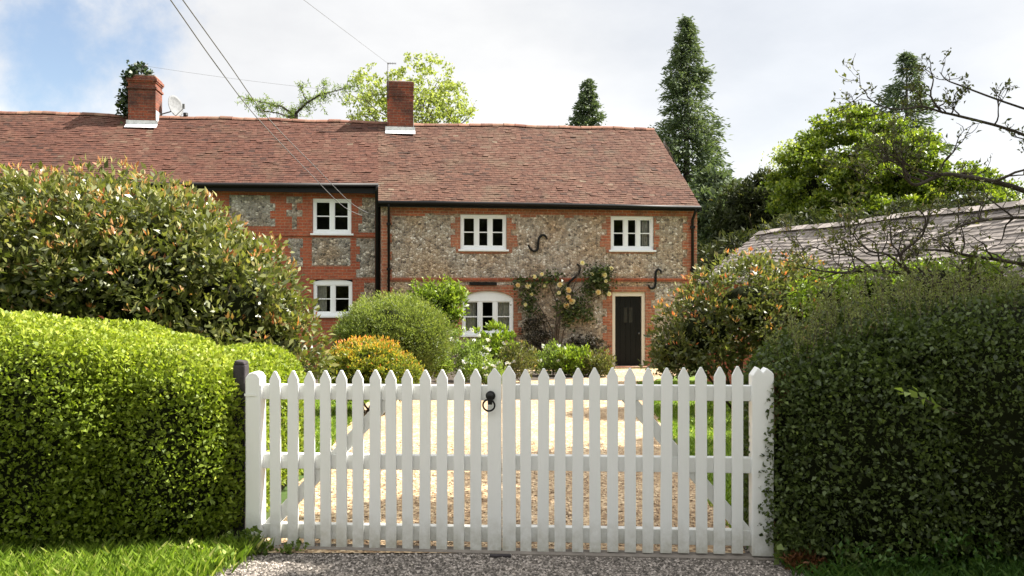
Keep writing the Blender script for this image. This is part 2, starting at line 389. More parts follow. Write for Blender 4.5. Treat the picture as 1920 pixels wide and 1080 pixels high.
M['grey_plastic'] = plain('grey_dish', (.19, .195, .20), .8, 0, .2)
M['steel'] = plain('dull_steel', (.10, .10, .10), .5, .4)
M['cable'] = plain('cable', (.14, .14, .145), .6)
M['lane'] = gravel_mat('lane_gravel', [(0, (.06, .052, .046)), (.4, (.17, .15, .132)), (.75, (.28, .245, .215)), (1, (.50, .44, .38))], 75, ((.65, .65, .65), (1.1, 1.08, 1.05)))
M['drive'] = gravel_mat('drive_gravel', [(0, (.13, .08, .045)), (.3, (.34, .235, .14)), (.7, (.52, .39, .245)), (1, (.74, .61, .42))], 45, ((.70, .62, .52), (1.05, 1.03, 1.0)))
M['pebble_tan'] = tone_mat('tan_pebbles', [(0, (.10, .06, .034)), (.4, (.30, .205, .12)), (.8, (.52, .39, .245)), (1, (.74, .61, .42))], .85, 40, None, 0, 0)
M['pebble'] = tone_mat('loose_pebbles', [(0, (.07, .06, .052)), (.5, (.21, .185, .16)), (1, (.52, .46, .41))], .85, 40, None, 0, 0)
M['earth'] = plain('bed_earth', (.055, .040, .028), .95)
M['ground'] = tone_mat('meadow_ground', [(0, (.05, .085, .018)), (1, (.06, .10, .02))], .95, 3, (.10, .10, .04), .5)
M['lawn'] = tone_mat('lawn_turf', [(0, (.12, .18, .02)), (1, (.12, .18, .02))], .95, 5, (.10, .15, .03), .4)
M['grass'] = leaf_mat('grass_blades', [(0, (.07, .12, .012)), (.5, (.145, .225, .022)), (.9, (.24, .32, .04)), (1, (.42, .40, .16))], .36, .5)
M['grass_dark'] = leaf_mat('shade_grass_blades', [(0, (.030, .07, .012)), (.6, (.055, .12, .018)), (1, (.10, .16, .03))], .3, .5)  # darker copy of the grass, shade put into the blade colour
M['privet'] = leaf_mat('privet_leaves', [(0, (.07, .105, .010)), (.5, (.19, .25, .025)), (.85, (.34, .385, .055)), (1, (.48, .49, .11))], .33, .5, .3)
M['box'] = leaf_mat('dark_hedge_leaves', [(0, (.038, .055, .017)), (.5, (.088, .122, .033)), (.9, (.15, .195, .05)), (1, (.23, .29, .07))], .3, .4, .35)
M['shoots'] = leaf_mat('wispy_shoot_leaves', [(0, (.07, .085, .03)), (.5, (.14, .165, .06)), (1, (.24, .26, .10))], .35)
M['photinia'] = leaf_mat('photinia_leaves', [(0, (.065, .08, .02)), (.35, (.14, .155, .04)), (.62, (.26, .25, .085)), (.74, (.34, .27, .10)), (.86, (.47, .26, .115)), (1, (.44, .13, .06))], .28, .40, .6)
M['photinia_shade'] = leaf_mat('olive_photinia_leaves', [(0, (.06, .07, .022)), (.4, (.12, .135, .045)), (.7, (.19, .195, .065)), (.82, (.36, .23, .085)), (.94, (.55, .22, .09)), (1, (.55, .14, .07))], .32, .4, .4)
M['hebe'] = leaf_mat('fine_green_leaves', [(0, (.07, .10, .025)), (.5, (.16, .20, .05)), (1, (.30, .33, .09))], .35)
M['bright'] = leaf_mat('bright_green_leaves', [(0, (.07, .11, .012)), (.5, (.165, .235, .026)), (1, (.31, .37, .06))], .38)
M['spirea'] = leaf_mat('golden_spiraea_leaves', [(0, (.10, .13, .022)), (.4, (.20, .23, .04)), (.6, (.42, .32, .05)), (.8, (.64, .34, .06)), (.93, (.68, .22, .05)), (1, (.60, .14, .08))], .38)
M['herb'] = leaf_mat('perennial_leaves', [(0, (.08, .12, .025)), (.5, (.17, .23, .05)), (1, (.30, .38, .10))], .4)
M['olive'] = leaf_mat('olive_leaves', [(0, (.06, .07, .02)), (.5, (.12, .13, .04)), (.85, (.2, .19, .07)), (1, (.28, .18, .09))], .3)
M['lavender'] = leaf_mat('pale_blue_flowers', [(0, (.42, .42, .55)), (1, (.75, .75, .80))], .25, .6, .2)
M['rose_leaf'] = leaf_mat('rose_leaves', [(0, (.025, .04, .012)), (.6, (.075, .11, .03)), (1, (.30, .32, .14))], .3)
M['petal'] = leaf_mat('apricot_rose_petals', [(0, (.74, .46, .20)), (.5, (.80, .64, .36)), (1, (.84, .78, .58))], .3, .6, .2)
M['maple'] = leaf_mat('spring_maple_leaves', [(0, (.045, .07, .010)), (.4, (.10, .145, .016)), (.75, (.20, .25, .026)), (1, (.34, .36, .06))], .36)
M['conifer'] = leaf_mat('conifer_sprays', [(0, (.04, .06, .036)), (.5, (.09, .12, .068)), (1, (.17, .20, .105))], .25, .6, .2)
M['yew'] = leaf_mat('yew_needles', [(0, (.02, .028, .012)), (.6, (.05, .06, .022)), (.9, (.09, .09, .03)), (1, (.18, .14, .05))], .2, .6, .2)
M['spring'] = leaf_mat('young_spring_leaves', [(0, (.13, .17, .03)), (.5, (.25, .29, .07)), (1, (.40, .42, .16))], .4)
M['larch'] = leaf_mat('larch_needles', [(0, (.10, .15, .03)), (.6, (.19, .25, .06)), (1, (.30, .36, .11))], .35)
M['ivy'] = leaf_mat('ivy_leaves', [(0, (.012, .026, .012)), (.6, (.03, .05, .02)), (1, (.10, .14, .04))], .2)
M['fern'] = leaf_mat('dead_fern', [(0, (.09, .035, .015)), (1, (.20, .09, .035))], .2)

# ------------------------------------------------------------------ ground, lane, drive, lawns
def sheet(name, left, right, dz, mat, kind='structure', sub=10, wob=.0):
    """strip between two edges given as (x, y) pairs, draped over the ground"""
    mb = MB(); n = len(left); L = []
    for i in range(n):
        row = []
        for j in range(sub + 1):
            t = j / sub
            x = left[i][0] * (1 - t) + right[i][0] * t; y = left[i][1] * (1 - t) + right[i][1] * t
            row.append((x, y, gz(y) + dz))
        L.append(row)
    vs = [p for r in L for p in r]; w = sub + 1
    fs = [(i * w + j, i * w + j + 1, (i + 1) * w + j + 1, (i + 1) * w + j) for i in range(n - 1) for j in range(sub)]
    mb.add(vs, fs)
    return tag(mb.build(name, mat), kind=kind)
ys = [-400, -40, -5, 4, 5.3, 8, 12, 16, 19.0, 30, 80, 600]
sheet('ground', [(-500, y) for y in ys], [(500, y) for y in ys], -.012, M['ground'], sub=4)
def lx(y): return float(np.interp(y, [5.0, 7.5, 9, 13.7, 16, 17.2, 20.8], [-1.62, -1.85, -1.95, -2.35, -2.0, -1.1, -1.1])) + .03 * math.sin(y * 5.1) + .02 * math.sin(y * 13)
def rx(y): return float(np.interp(y, [5.0, 6.4, 7.3, 10, 13.7, 17, 20.8], [1.45, 1.5, 1.62, 1.9, 2.15, 2.55, 4.6])) + .03 * math.sin(y * 4.3 + 1) + .02 * math.sin(y * 11)
yd = [5.12, 5.3] + list(np.arange(5.6, 19.0, .25)) + [19.0, 19.6, 20.3, 20.75]
sheet('driveway', [(lx(y), y) for y in yd], [(rx(y), y) for y in yd], .004, M['drive'], sub=8)
def fl(y): return -1.62 - (5.0 - y) * .32 + .025 * math.sin(y * 9)
def fr(y): return 1.58 + (5.0 - y) * .1 + .03 * math.sin(y * 8 + 2)
yl = list(np.arange(-2, 5.2, .2)) + [5.2]
sheet('lane', [(fl(y) if y > 3.5 else -60, y) for y in yl], [(fr(y) if y > 3.5 else 60, y) for y in yl], -.006, M['lane'], sub=8)
yv = list(np.arange(7.7, 19.0, .4)) + [19.0]
sheet('lawn', [(-9.0, y) for y in yv], [(lx(y) - .02, y) for y in yv], -.002, M['lawn'], sub=6)
yv2 = list(np.arange(5.4, 19.0, .4)) + [19.0]
sheet('lawn', [(rx(y) + .02, y) for y in yv2], [(12.0, y) for y in yv2], -.002, M['lawn'], sub=6)
# planted bed along the cottage front
yb = [14.6, 15.5, 16.5, 17.4, 18.2, 19.0, 19.6, 20.2]
def bx(y): return float(np.interp(y, [14.6, 16.5, 17.4, 18.2, 19, 20.2], [-2.0, -1.3, -.6, 1.2, 1.9, 2.2]))
sheet('garden_bed', [(-8, y) for y in yb], [(bx(y), y) for y in yb], .010, M['earth'], sub=6)

def blades(name, xs, ysv, h, w, mat, lean=.5, kind='stuff', label=None, cat='grass'):
    n = len(xs); p = np.stack([xs, ysv, gza(ysv) - .01], 1)
    th = rng.random(n) * 6.283; s = np.stack([np.cos(th), np.sin(th), 0 * th], 1)
    hh = h * (.4 + .9 * rng.random((n, 1)))
    th2 = rng.random(n) * 6.283; ln = np.stack([np.cos(th2), np.sin(th2), 0 * th2], 1) * hh * lean * rng.random((n, 1)) * 1.6
    up = np.array([[0, 0, 1.0]])
    ww = w * (.6 + .8 * rng.random((n, 1)))
    mid = p + up * hh * .6 + ln * .35
    V = np.stack([p - s * ww * .5, p + s * ww * .5, mid + s * ww * .35, p + up * hh + ln], 1)
    o = quads(name, V, rng.random(n), mat)
    return tag(o, label, cat, None, kind)
n = 24000; x = -1.45 - rng.random(n) * 3.4; y = 4.2 + rng.random(n) * 1.05
k = x < np.interp(y, [3.5, 5.2], [fl(3.6), fl(5.2)]) + .05 * rng.normal(size=n)
blades('grass', x[k], y[k], .10, .006, M['grass'], .6, label='long sunlit grass on the verge below the bright left hedge')
n = 12000; x = 1.5 + rng.random(n) * 3.2; y = 4.2 + rng.random(n) * .95
k = x > 1.56 + .12 * rng.normal(size=n) ** 2
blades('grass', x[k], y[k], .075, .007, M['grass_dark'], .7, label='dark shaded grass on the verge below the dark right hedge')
n = 26000; y = 7.6 + rng.random(n) ** 1.4 * 10; x = np.interp(y, [7.5, 9, 13.7, 16, 18], [-1.85, -1.95, -2.35, -2.0, -2]) - np.abs(rng.normal(size=n)) * .8
blades('grass', x, y, .05, .014, M['grass'], .8, label='short bright lawn grass to the left of the driveway')
n = 30000; y = 5.4 + rng.random(n) ** 1.3 * 12; x = np.interp(y, [5, 6.4, 7.3, 10, 13.7, 17], [1.45, 1.5, 1.62, 1.9, 2.15, 2.55]) + np.abs(rng.normal(size=n)) * 1.3
blades('grass', x, y, .05, .014, M['grass'], .8, label='lawn grass to the right of the driveway behind the gate')

def pebbles(name, xs, ysv, r, mat, label):
    n = len(xs); base = np.array([[1, 0, 0], [0, 1, 0], [-1, 0, 0], [0, -1, 0], [0, 0, .7]], float)
    rad = r * (.5 + rng.random((n, 1, 1)) * 1.0)
    V = base[None] * rad * (.7 + .6 * rng.random((n, 5, 3)))
    th = rng.random(n) * 6.28; c, s = np.cos(th), np.sin(th)
    X = V[:, :, 0] * c[:, None] - V[:, :, 1] * s[:, None]; Yv = V[:, :, 0] * s[:, None] + V[:, :, 1] * c[:, None]
    V = np.stack([X, Yv, V[:, :, 2]], 2) + np.stack([xs, ysv, gza(ysv) - .003], 1)[:, None, :]
    t = rng.random(n)
    Q = []
    for a, b in ((0, 1), (2, 3)):
        Q.append(np.stack([V[:, a], V[:, b], V[:, 4], V[:, 4] * .5 + V[:, (a + 3) % 4] * .5], 1))
    Q.append(np.stack([V[:, 1], V[:, 2], V[:, 4], V[:, 4]], 1)); Q.append(np.stack([V[:, 3], V[:, 0], V[:, 4], V[:, 4]], 1))
    return tag(quads(name, np.concatenate(Q), np.tile(t, 4), mat), label, 'gravel', None, 'stuff')
n = 14000; y = 4.5 + rng.random(n) * .75; x = -1.75 + rng.random(n) * 3.4
k = (x > np.interp(y, [4.2, 5.2], [fl(4.2), fl(5.2)])); pebbles('gravel', x[k], y[k], .0085, M['pebble'], 'loose grey gravel on the lane in front of the white gate')

n = 26000; y = 5.25 + rng.random(n) ** 1.5 * 4.2; x = -1.9 + rng.random(n) * 3.8
k = (x > np.interp(y, [5.0, 7.5, 9, 13.7], [-1.62, -1.85, -1.95, -2.35])) & (x < np.interp(y, [5.0, 6.4, 7.3, 10], [1.45, 1.5, 1.62, 1.9]))
pebbles('gravel', x[k], y[k], .014, M['pebble_tan'], 'loose tan pebbles on the driveway just behind the white gate')

# ------------------------------------------------------------------ house frame
TH = math.radians(8.0); ca, sa = math.cos(TH), math.sin(TH)
O = Vector((.667, 21.0, 0)); UA = Vector((ca, sa, 0)); VA = Vector((-sa, ca, 0)); CAMP = Vector((0, 0, EYE))
def hp(px, py, v=0.0):           # point of the plane v=const of the house that lies behind a photo pixel: (u, z)
    d = Vector(((px - 960) / F, 1, -(py - 540) / F))
    t = (v - (CAMP - O).dot(VA)) / d.dot(VA); p = CAMP + d * t
    return (p - O).dot(UA), p.z
def hu(px, v=0.0): return hp(px, 540, v)[0]
def hz(py, px=1000, v=0.0): return hp(px, py, v)[1]
VL = .55                         # the left cottage's front stands this much further back
VE = -.25; VLE = VL - .25; VR = 2.65
GZH = -.38
UB = hu(709)                     # where the two cottages meet
U_R = hu(1307); U_LL = hu(-140, VL)

cot = empty('cottage', O, TH); tag(cot, 'flint cottage at the right end with the black front door and S-shaped wall ties', 'cottage')
cotl = empty('cottage', O, TH); tag(cotl, 'mostly brick cottage with small flint panels at the left, behind the huge glossy shrub', 'cottage')

def wall_front(mb, u0, u1, z0, z1, holes, v, depth):
    us = sorted({u0, u1, *[h[0] for h in holes], *[h[1] for h in holes]}); zs = sorted({z0, z1, *[h[2] for h in holes], *[h[3] for h in holes]})
    for i in range(len(us) - 1):
        for j in range(len(zs) - 1):
            cu, cz = (us[i] + us[i + 1]) / 2, (zs[j] + zs[j + 1]) / 2
            if any(h[0] < cu < h[1] and h[2] < cz < h[3] for h in holes): continue
            mb.add([(us[i], v, zs[j]), (us[i + 1], v, zs[j]), (us[i + 1], v, zs[j + 1]), (us[i], v, zs[j + 1])], [(0, 1, 2, 3)])
    for a, b, c, d in holes:
        q = [(a, v, c), (b, v, c), (b, v, d), (a, v, d), (a, v + depth, c), (b, v + depth, c), (b, v + depth, d), (a, v + depth, d)]
        mb.add(q, [(0, 4, 5, 1), (1, 5, 6, 2), (2, 6, 7, 3), (3, 7, 4, 0)])

def rect(px0, py0, px1, py1, v=0.0):
    pc = (px0 + px1) / 2; 
    return hu(px0, v), hu(px1, v), hz(py1, pc, v), hz(py0, pc, v)

def ragged(mb, px0, px1, py0, py1, v, thick, toothL=0, toothR=0, block=3, seed=0, soft=.02):
    """brick patch with toothed sides, laid as whole blocks of three courses"""
    r = random.Random(seed)
    a, b, z0, z1 = rect(px0, py0, px1, py1, v)
    h = .072 * block; k = max(1, round((z1 - z0) / h)); h = (z1 - z0) / k
    for i in range(k):
        l = a - (toothL if i % 2 == 0 else 0) + r.uniform(-soft, soft) * (toothL != 0); rr = b + (toothR if i % 2 == 0 else 0) + r.uniform(-soft, soft) * (toothR != 0)
        mb.box(l, rr, v - thick, v + .02, z0 + i * h, z0 + (i + 1) * h - .0004)

WIN = {  # photo rectangles of the openings
 'a': (863, 402, 950, 468), 'b': (1145, 405, 1226, 469), 'c': (866, 545, 963, 628)}
DOOR = (1148, 547, 1210, 686)
holes = [rect(*WIN['a']), rect(*WIN['b']), rect(*WIN['c']), rect(*DOOR)]
EAVE_PTS = [hp(709, 377, VE), hp(870, 379, VE), hp(1010, 381, VE), hp(1160, 384, VE), hp(1313, 387, VE)]
RIDGE_R = [hp(709, 231, VR), hp(775, 234, VR), hp(950, 236, VR), hp(1100, 240, VR), hp(1226, 243, VR)]
zE = np.mean([p[1] for p in EAVE_PTS]); zR = np.mean([p[1] for p in RIDGE_R])
VB = 2 * VR - VE                     # back eave
mb = MB(); ztop = zE - .02
u0w = hu(714); wall_front(mb, u0w, U_R, GZH - .1, ztop, holes, 0, .14)
# gable end, back and party side so the cottage is closed
for u, flip in ((U_R, 0), (u0w, 1)):
    vs = [(u, 0, GZH - .1), (u, VB - .25, GZH - .1), (u, VB - .25, ztop), (u, VR, zR - .25), (u, 0, ztop)]
    mb.add(vs, [tuple(range(5)) if not flip else tuple(range(4, -1, -1))])
mb.add([(u0w, VB - .25, GZH - .1), (U_R, VB - .25, GZH - .1), (U_R, VB - .25, ztop), (u0w, VB - .25, ztop)], [(3, 2, 1, 0)])
mb.build('wall', M['flint'], cot)
# brick dressings, a few millimetres proud of the flint
mb = MB()
aU, bU = hu(731), hu(1284); T = .012
# eaves band with an uneven lower edge
uu = aU; r = random.Random(3)
wa, wb_ = rect(*WIN['a']), rect(*WIN['b'])
while uu < U_R - .005:
    w = min(r.uniform(.2, .5), U_R - .005 - uu)
    zl = hz(r.choice([402, 404, 407]), 960 + 0); top = ztop
    for ww in (wa, wb_):
        if uu < ww[1] and uu + w > ww[0]: zl = max(zl, ww[3] + .002)
    mb.box(uu, uu + w - .0006, -T, .02, zl, top); uu += w
mb.build('brick_band', M['brick'], cot)
mb = MB(); ragged(mb, 715, 727, 404, 690, 0, .016, 0, .10, seed=1); mb.build('quoin', M['brick'], cot)
mb = MB(); ragged(mb, 1288, 1306, 404, 690, 0, .016, .11, 0, seed=2); mb.build('quoin', M['brick'], cot)
for (wx0, wx1, wy0, wy1, sd, tl, tr) in ((863, 950, 408, 474, 5, .22, .26), (1145, 1226, 408, 474, 6, .26, .14)):
    a, b, z0, z1 = rect(wx0, wy0, wx1, wy1); mb = MB()
    for side in (0, 1):
        kk = 6; h = (z1 - z0) / kk; rr = random.Random(sd + side)
        for i in range(kk):
            ln = (tl if side == 0 else tr) * (1.0 if i in (1, 2, 4) else .45) + rr.uniform(-.03, .03)
            if side == 0: mb.box(a - ln, a - .001, -T, .02, z0 + i * h, z0 + (i + 1) * h - .0005)
            else: mb.box(b + .001, b + ln, -T, .02, z0 + i * h, z0 + (i + 1) * h - .0005)
    mb.box(a, b, -T - .001, .02, z0 - .02, hz(wy1 - 5, 900) - .03)
    mb.build('window_surround', M['brick'], cot)
# door surround
a, b, z0, z1 = rect(*DOOR); mb = MB()
for i in range(9):
    h = (z1 - z0) / 9
    mb.box(a - (.25 if i % 2 else .14), a - .001, -T, .02, z0 + i * h, z0 + (i + 1) * h - .0005)
    mb.box(b + .001, b + (.24 if i % 2 == 0 else .15), -T, .02, z0 + i * h, z0 + (i + 1) * h - .0005)
mb.box(a - .12, b + .12, -T - .001, .02, z1 + .001, z1 + .14)
mb.build('door_surround', M['brick'], cot); mb = MB()
# arch over the wide lower window
a, b, z0, z1 = rect(*WIN['c']); cx = (a + b) / 2; hw = (b - a) / 2
rise = .20; zs_ = z1 - rise
def arc(u, r0): t = (u - cx) / hw; return zs_ + rise * max(0, 1 - t * t) ** .5 * .55 + rise * .45 * (1 - t * t)
NA = 14
for i in range(NA):
    ua, ub = a + (b - a) * i / NA, a + (b - a) * (i + 1) / NA
    za, zb = arc(ua, 0), arc(ub, 0)
    mb.prism([(ua, za), (ub - .0005, zb), (ub - .0005, z1 + .13), (ua, z1 + .13)], -T - .002, .14)
for i in range(6):
    h = (z1 - z0) / 6
    mb.box(a - (.2 if i % 2 else .1), a - .001, -T, .02, z0 + i * h, z0 + (i + 1) * h - .0005)
    mb.box(b + .001, b + (.2 if i % 2 == 0 else .11), -T, .02, z0 + i * h, z0 + (i + 1) * h - .0005)
mb.build('window_arch', M['brick'], cot)
mb = MB(); zc = hz(523, 1000)
mb.box(aU, U_R - .05, -.04, .02, zc - .03, zc + .03); mb.box(aU, U_R - .05, -.025, .02, zc - .07, zc - .0305)
mb.build('string_course', M['brick_dark'], cot, .004)
mb = MB(); a, b, z0, z1 = rect(880, 527, 931, 533); mb.box(a, b, -.055, .01, z0 - .02, z1 - .03); mb.build('iron_strap', M['black'], cot)
mb = MB(); a, b, z0, z1 = rect(1138, 686, 1226, 695); mb.box(a, b, -.28, -.001, GZH - .1, z1); mb.build('door_step', M['brick'], cot, .008)

def window(parent, R, nlight, nrow, v=0.0, head=0, curtains=(), arch=None, sillw=.05):
    a, b, z0, z1 = R; fv = v + .035; g = .004
    fw = .075
    mb = MB()
    mb.box(a + g, b - g, fv, fv + .09, z0 + g, z0 + fw)                               # bottom rail
    zt = z1 - g
    if arch:
        pts = []
        zb = z1 - arch - .07
        for i in range(13):
            u = a + g + (b - a - 2 * g) * i / 12; pts.append((u, min(z1 - g, arc_generic(a, b, z1, arch, u))))
        mb.prism([(a + g, zb), (b - g, zb)] + pts[::-1], fv, fv + .09)
        zt = zb
    else: mb.box(a + g, b - g, fv, fv + .09, zt - fw, zt); zt = zt - fw
    mb.box(a + g, a + fw, fv + .001, fv + .088, z0 + fw, zt); mb.box(b - fw, b - g, fv + .001, fv + .088, z0 + fw, zt)
    w = mb.build('window', M['white'], parent, .006)
    ia, ib, iz0, iz1 = a + fw, b - fw, z0 + fw, zt
    mb = MB(); lw = (ib - ia) / nlight; mul = .045
    for i in range(1, nlight): mb.box(ia + i * lw - mul, ia + i * lw + mul, fv + .006, fv + .075, iz0, iz1)
    mb.build('mullion', M['white'], w, .005)
    mb = MB()
    for i in range(nlight):
        l = ia + i * lw + (mul if i else 0); r_ = ia + (i + 1) * lw - (mul if i < nlight - 1 else 0)
        s = .022
        mb.box(l, l + s, fv + .022, fv + .06, iz0, iz1); mb.box(r_ - s, r_, fv + .022, fv + .06, iz0, iz1)
        mb.box(l + s, r_ - s, fv + .0225, fv + .0595, iz0, iz0 + s + .008); mb.box(l + s, r_ - s, fv + .0225, fv + .0595, iz1 - s, iz1)
        for j in range(1, nrow):
            zz = iz0 + (iz1 - iz0) * j / nrow
            mb.box(l + s, r_ - s, fv + .028, fv + .055, zz - .013, zz + .013)
    mb.build('glazing_bar', M['white'], w)
    mb = MB()
    for i in range(nlight):
        l = ia + i * lw + .01; r_ = ia + (i + 1) * lw - .01; tl = random.uniform(-.004, .004)
        mb.add([(l, fv + .045 + tl, iz0 + .01), (r_, fv + .045 - tl, iz0 + .01), (r_, fv + .045 - tl * .3, iz1 - .01), (l, fv + .045 + tl * .6, iz1 - .01)], [(0, 1, 2, 3)])
    mb.build('pane', M['glass'], w)
    mb = MB(); mb.box(a - sillw, b + sillw, v - .06, v + .12, z0 - .045, z0 + .003); mb.build('sill', M['white'], w, .006)
    mb = MB(); d = .9   # room behind the glass, its lack of light painted into dark walls
    q = [(a - .3, fv + .1, z0 - .4), (b + .3, fv + .1, z0 - .4), (b + .3, fv + .1, z1 + .2), (a - .3, fv + .1, z1 + .2)]
    q += [(x_, fv + .1 + d, z_) for x_, _, z_ in q]
    mb.add(q, [(4, 5, 6, 7), (0, 1, 5, 4), (1, 2, 6, 5), (2, 3, 7, 6), (3, 0, 4, 7)])
    mb.add([(a - .3, fv + .1, z0 - .4), (b + .3, fv + .1, z0 - .4), (b + .3, fv + .1, z0), (a - .3, fv + .1, z0)], [(0, 1, 2, 3)])
    mb.build('room', M['room'], w)
    for (c0, c1) in curtains:
        mb = MB(); l = ia + (ib - ia) * c0; r_ = ia + (ib - ia) * c1; nf = 40
        vs = []
        for i in range(nf + 1):
            t = i / nf; u = l + (r_ - l) * t; dv = fv + .14 + .02 * math.sin(t * (r_ - l) * 75) + .006 * math.sin(t * 40)
            vs += [(u, dv, iz0 - .02), (u, dv, iz1 + .02)]
        mb.add(vs, [(2 * i, 2 * i + 2, 2 * i + 3, 2 * i + 1) for i in range(nf)], .5, True)
        mb.build('curtain', M['curtain'], w)
    return w
def arc_generic(a, b, z1, rise, u):
    t = (u - (a + b) / 2) / ((b - a) / 2)
    return z1 - rise + rise * max(0, 1 - t * t) ** .5 * .55 + rise * .45 * (1 - t * t)
window(cot, rect(*WIN['a']), 3, 2)
window(cot, rect(*WIN['b']), 3, 2, curtains=((.80, 1.0),))
window(cot, rect(*WIN['c']), 3, 2, arch=.20, curtains=((0, .25), (.72, 1.0)))

# front door
a, b, z0, z1 = rect(*DOOR); fv = .03; fw = .085
mb = MB(); mb.box(a + .003, a + fw, fv, fv + .1, z0, z1 - .003); mb.box(b - fw, b - .003, fv, fv + .1, z0, z1 - .003); mb.box(a + fw, b - fw, fv + .001, fv + .1, z1 - fw - .03, z1 - .003)
door_frame = mb.build('door_frame', M['cream'], cot, .006)
mb = MB(); l, r_, zt = a + fw + .002, b - fw - .002, z1 - fw - .034; nb = 5
for i in range(nb):
    w = (r_ - l) / nb; mb.box(l + i * w + .003, l + (i + 1) * w - .003, fv + .05, fv + .085, z0 + .01, zt)
mb.box(l, r_, fv + .06, fv + .08, z0 + .011, zt - .001)
door = mb.build('door', M['door'], cot, .004)
mb = MB(); cxd = (l + r_) / 2
for s in (-1, 1): mb.box(cxd + s * .07 - .045, cxd + s * .07 + .045, fv + .046, fv + .052, z0 + (zt - z0) * .62, z0 + (zt - z0) * .84)
mb.build('door_pane', plain('door_glass', (.03, .035, .03), .12), door)
mb = MB(); mb.tube([(r_ - .07, fv + .05, z0 + .82), (r_ - .07, fv + .02, z0 + .82), (r_ - .07, fv + .0, z0 + .82)], [.012, .012, .026]); mb.build('door_knob', M['steel'], door)

# S-shaped pattress ties
def anchor(pts, v=-.045):
    q = [hp(x, y, v) for x, y in pts]
    P_ = []
    n_ = len(q)
    for i in range(n_ - 1):     # Catmull-Rom
        p0, p1, p2, p3 = q[max(i - 1, 0)], q[i], q[i + 1], q[min(i + 2, n_ - 1)]
        for t in np.linspace(0, 1, 6)[:-1]:
            f = lambda k: .5 * (2 * p1[k] + (p2[k] - p0[k]) * t + (2 * p0[k] - 5 * p1[k] + 4 * p2[k] - p3[k]) * t * t + (3 * p1[k] - p0[k] - 3 * p2[k] + p3[k]) * t ** 3)
            P_.append((f(0), v, f(1)))
    P_.append((q[-1][0], v, q[-1][1]))
    mb = MB(); m_ = len(P_); mb.tube(P_, [.030 * (.7 + .3 * min(1, 4 * min(i, m_ - 1 - i) / m_)) for i in range(m_)], 8)
    c = P_[m_ // 2]; mb.tube([(c[0], v - .045, c[2]), (c[0], v - .02, c[2]), (c[0], .02, c[2])], [.02, .03, .03], 8)
    return mb.build('wall_tie', M['black'], cot)
anchor([(991, 459), (994, 466), (1001, 471), (1008, 467), (1009, 456), (1011, 446), (1017, 441), (1023, 443), (1026, 449)])
anchor([(1064, 540), (1067, 530), (1074, 523), (1083, 515), (1087, 506), (1086, 499), (1082, 495)])
anchor([(1216, 534), (1219, 540), (1226, 540), (1229, 532), (1229, 520), (1230, 510), (1234, 505), (1239, 508), (1239, 513)])

# ------------------------------------------------------------------ left cottage walls
WINL = {'a': (586, 372, 659, 438), 'c': (587, 524, 661, 592)}
holes = [rect(*WINL['a'], VL), rect(*WINL['c'], VL)]
ELV = [hp(-140, 341, VLE), hp(150, 342, VLE), hp(380, 344, VLE), hp(708, 345, VLE)]
RIDGE_L = [hp(-140, 206, VR), hp(150, 215, VR), hp(300, 221, VR), hp(500, 224, VR), hp(709, 231, VR)]
zEL = np.mean([p[1] for p in ELV]); ztl = zEL - .02
mb = MB(); wall_front(mb, U_LL, u0w - .004, GZH - .1, ztl, holes, VL, .14)
vs = [(U_LL, VL, GZH - .1), (U_LL, VB - .25, GZH - .1), (U_LL, VB - .25, zE - .02), (U_LL, VR, zR - .25), (U_LL, VL, ztl)]
mb.add(vs, [(4, 3, 2, 1, 0)])
mb.add([(U_LL, VB - .25, GZH - .1), (u0w - .004, VB - .25, GZH - .1), (u0w - .004, VB - .25, zE - .02), (U_LL, VB - .25, zE - .02)], [(3, 2, 1, 0)])
mb.build('wall', M['brick_dark'], cotl)
mb = MB()
def fpanel(px0, py0, px1, py1, tl=.09, tr=.09, seed=0, block=3):
    a, b, z0, z1 = rect(px0, py0, px1, py1, VL); rr = random.Random(seed)
    h = .072 * block; k = max(1, round((z1 - z0) / h)); h = (z1 - z0) / k
    for i in range(k):
        l = a + (tl if i % 2 else 0); q = b - (tr if i % 2 else 0)
        mb.box(l, q, VL - .006, VL + .01, z0 + i * h + (.0004 if i else 0), z0 + (i + 1) * h)
fpanel(585, 446, 657, 498, .0, .0, 1)
fpanel(672, 371, 703, 436, .09, .0, 2); fpanel(668, 447, 703, 520, .09, 0, 3); fpanel(676, 530, 703, 600, .09, 0, 4)
for y0 in (368,):           # crosses of flint in the brick pier
    a, b, z0, z1 = rect(537, 369, 567, 430, VL); w = b - a; h = (z1 - z0) / 5
    for i, q in enumerate((.3, .3, 1, .3, 1)): mb.box((a + b) / 2 - w * q / 2, (a + b) / 2 + w * q / 2, VL - .006, VL + .01, z0 + i * h + .0004, z0 + (i + 1) * h)
fpanel(540, 447, 568, 500, .07, .07, 5); fpanel(430, 366, 516, 424, .0, .12, 6); fpanel(400, 447, 516, 520, 0, .12, 7)
for i in range(7):
    p0 = 340 - i * 75; fpanel(p0, 366, p0 + 52, 436, .1, .1, 20 + i); fpanel(p0, 447, p0 + 52, 520, .1, .1, 40 + i); fpanel(p0, 530, p0 + 52, 640, .1, .1, 60 + i)
mb.build('flint_panel', M['flint_grey'], cotl)
mb = MB(); zc = hz(441, 600, VL); mb.box(hu(380, VL), u0w - .01, VL - .03, VL + .02, zc - .03, zc + .03); mb.build('string_course', M['brick_dark'], cotl, .004)
window(cotl, rect(*WINL['a'], VL), 2, 2, VL)
window(cotl, rect(*WINL['c'], VL), 2, 2, VL, arch=.07, curtains=((0.04, .3),))

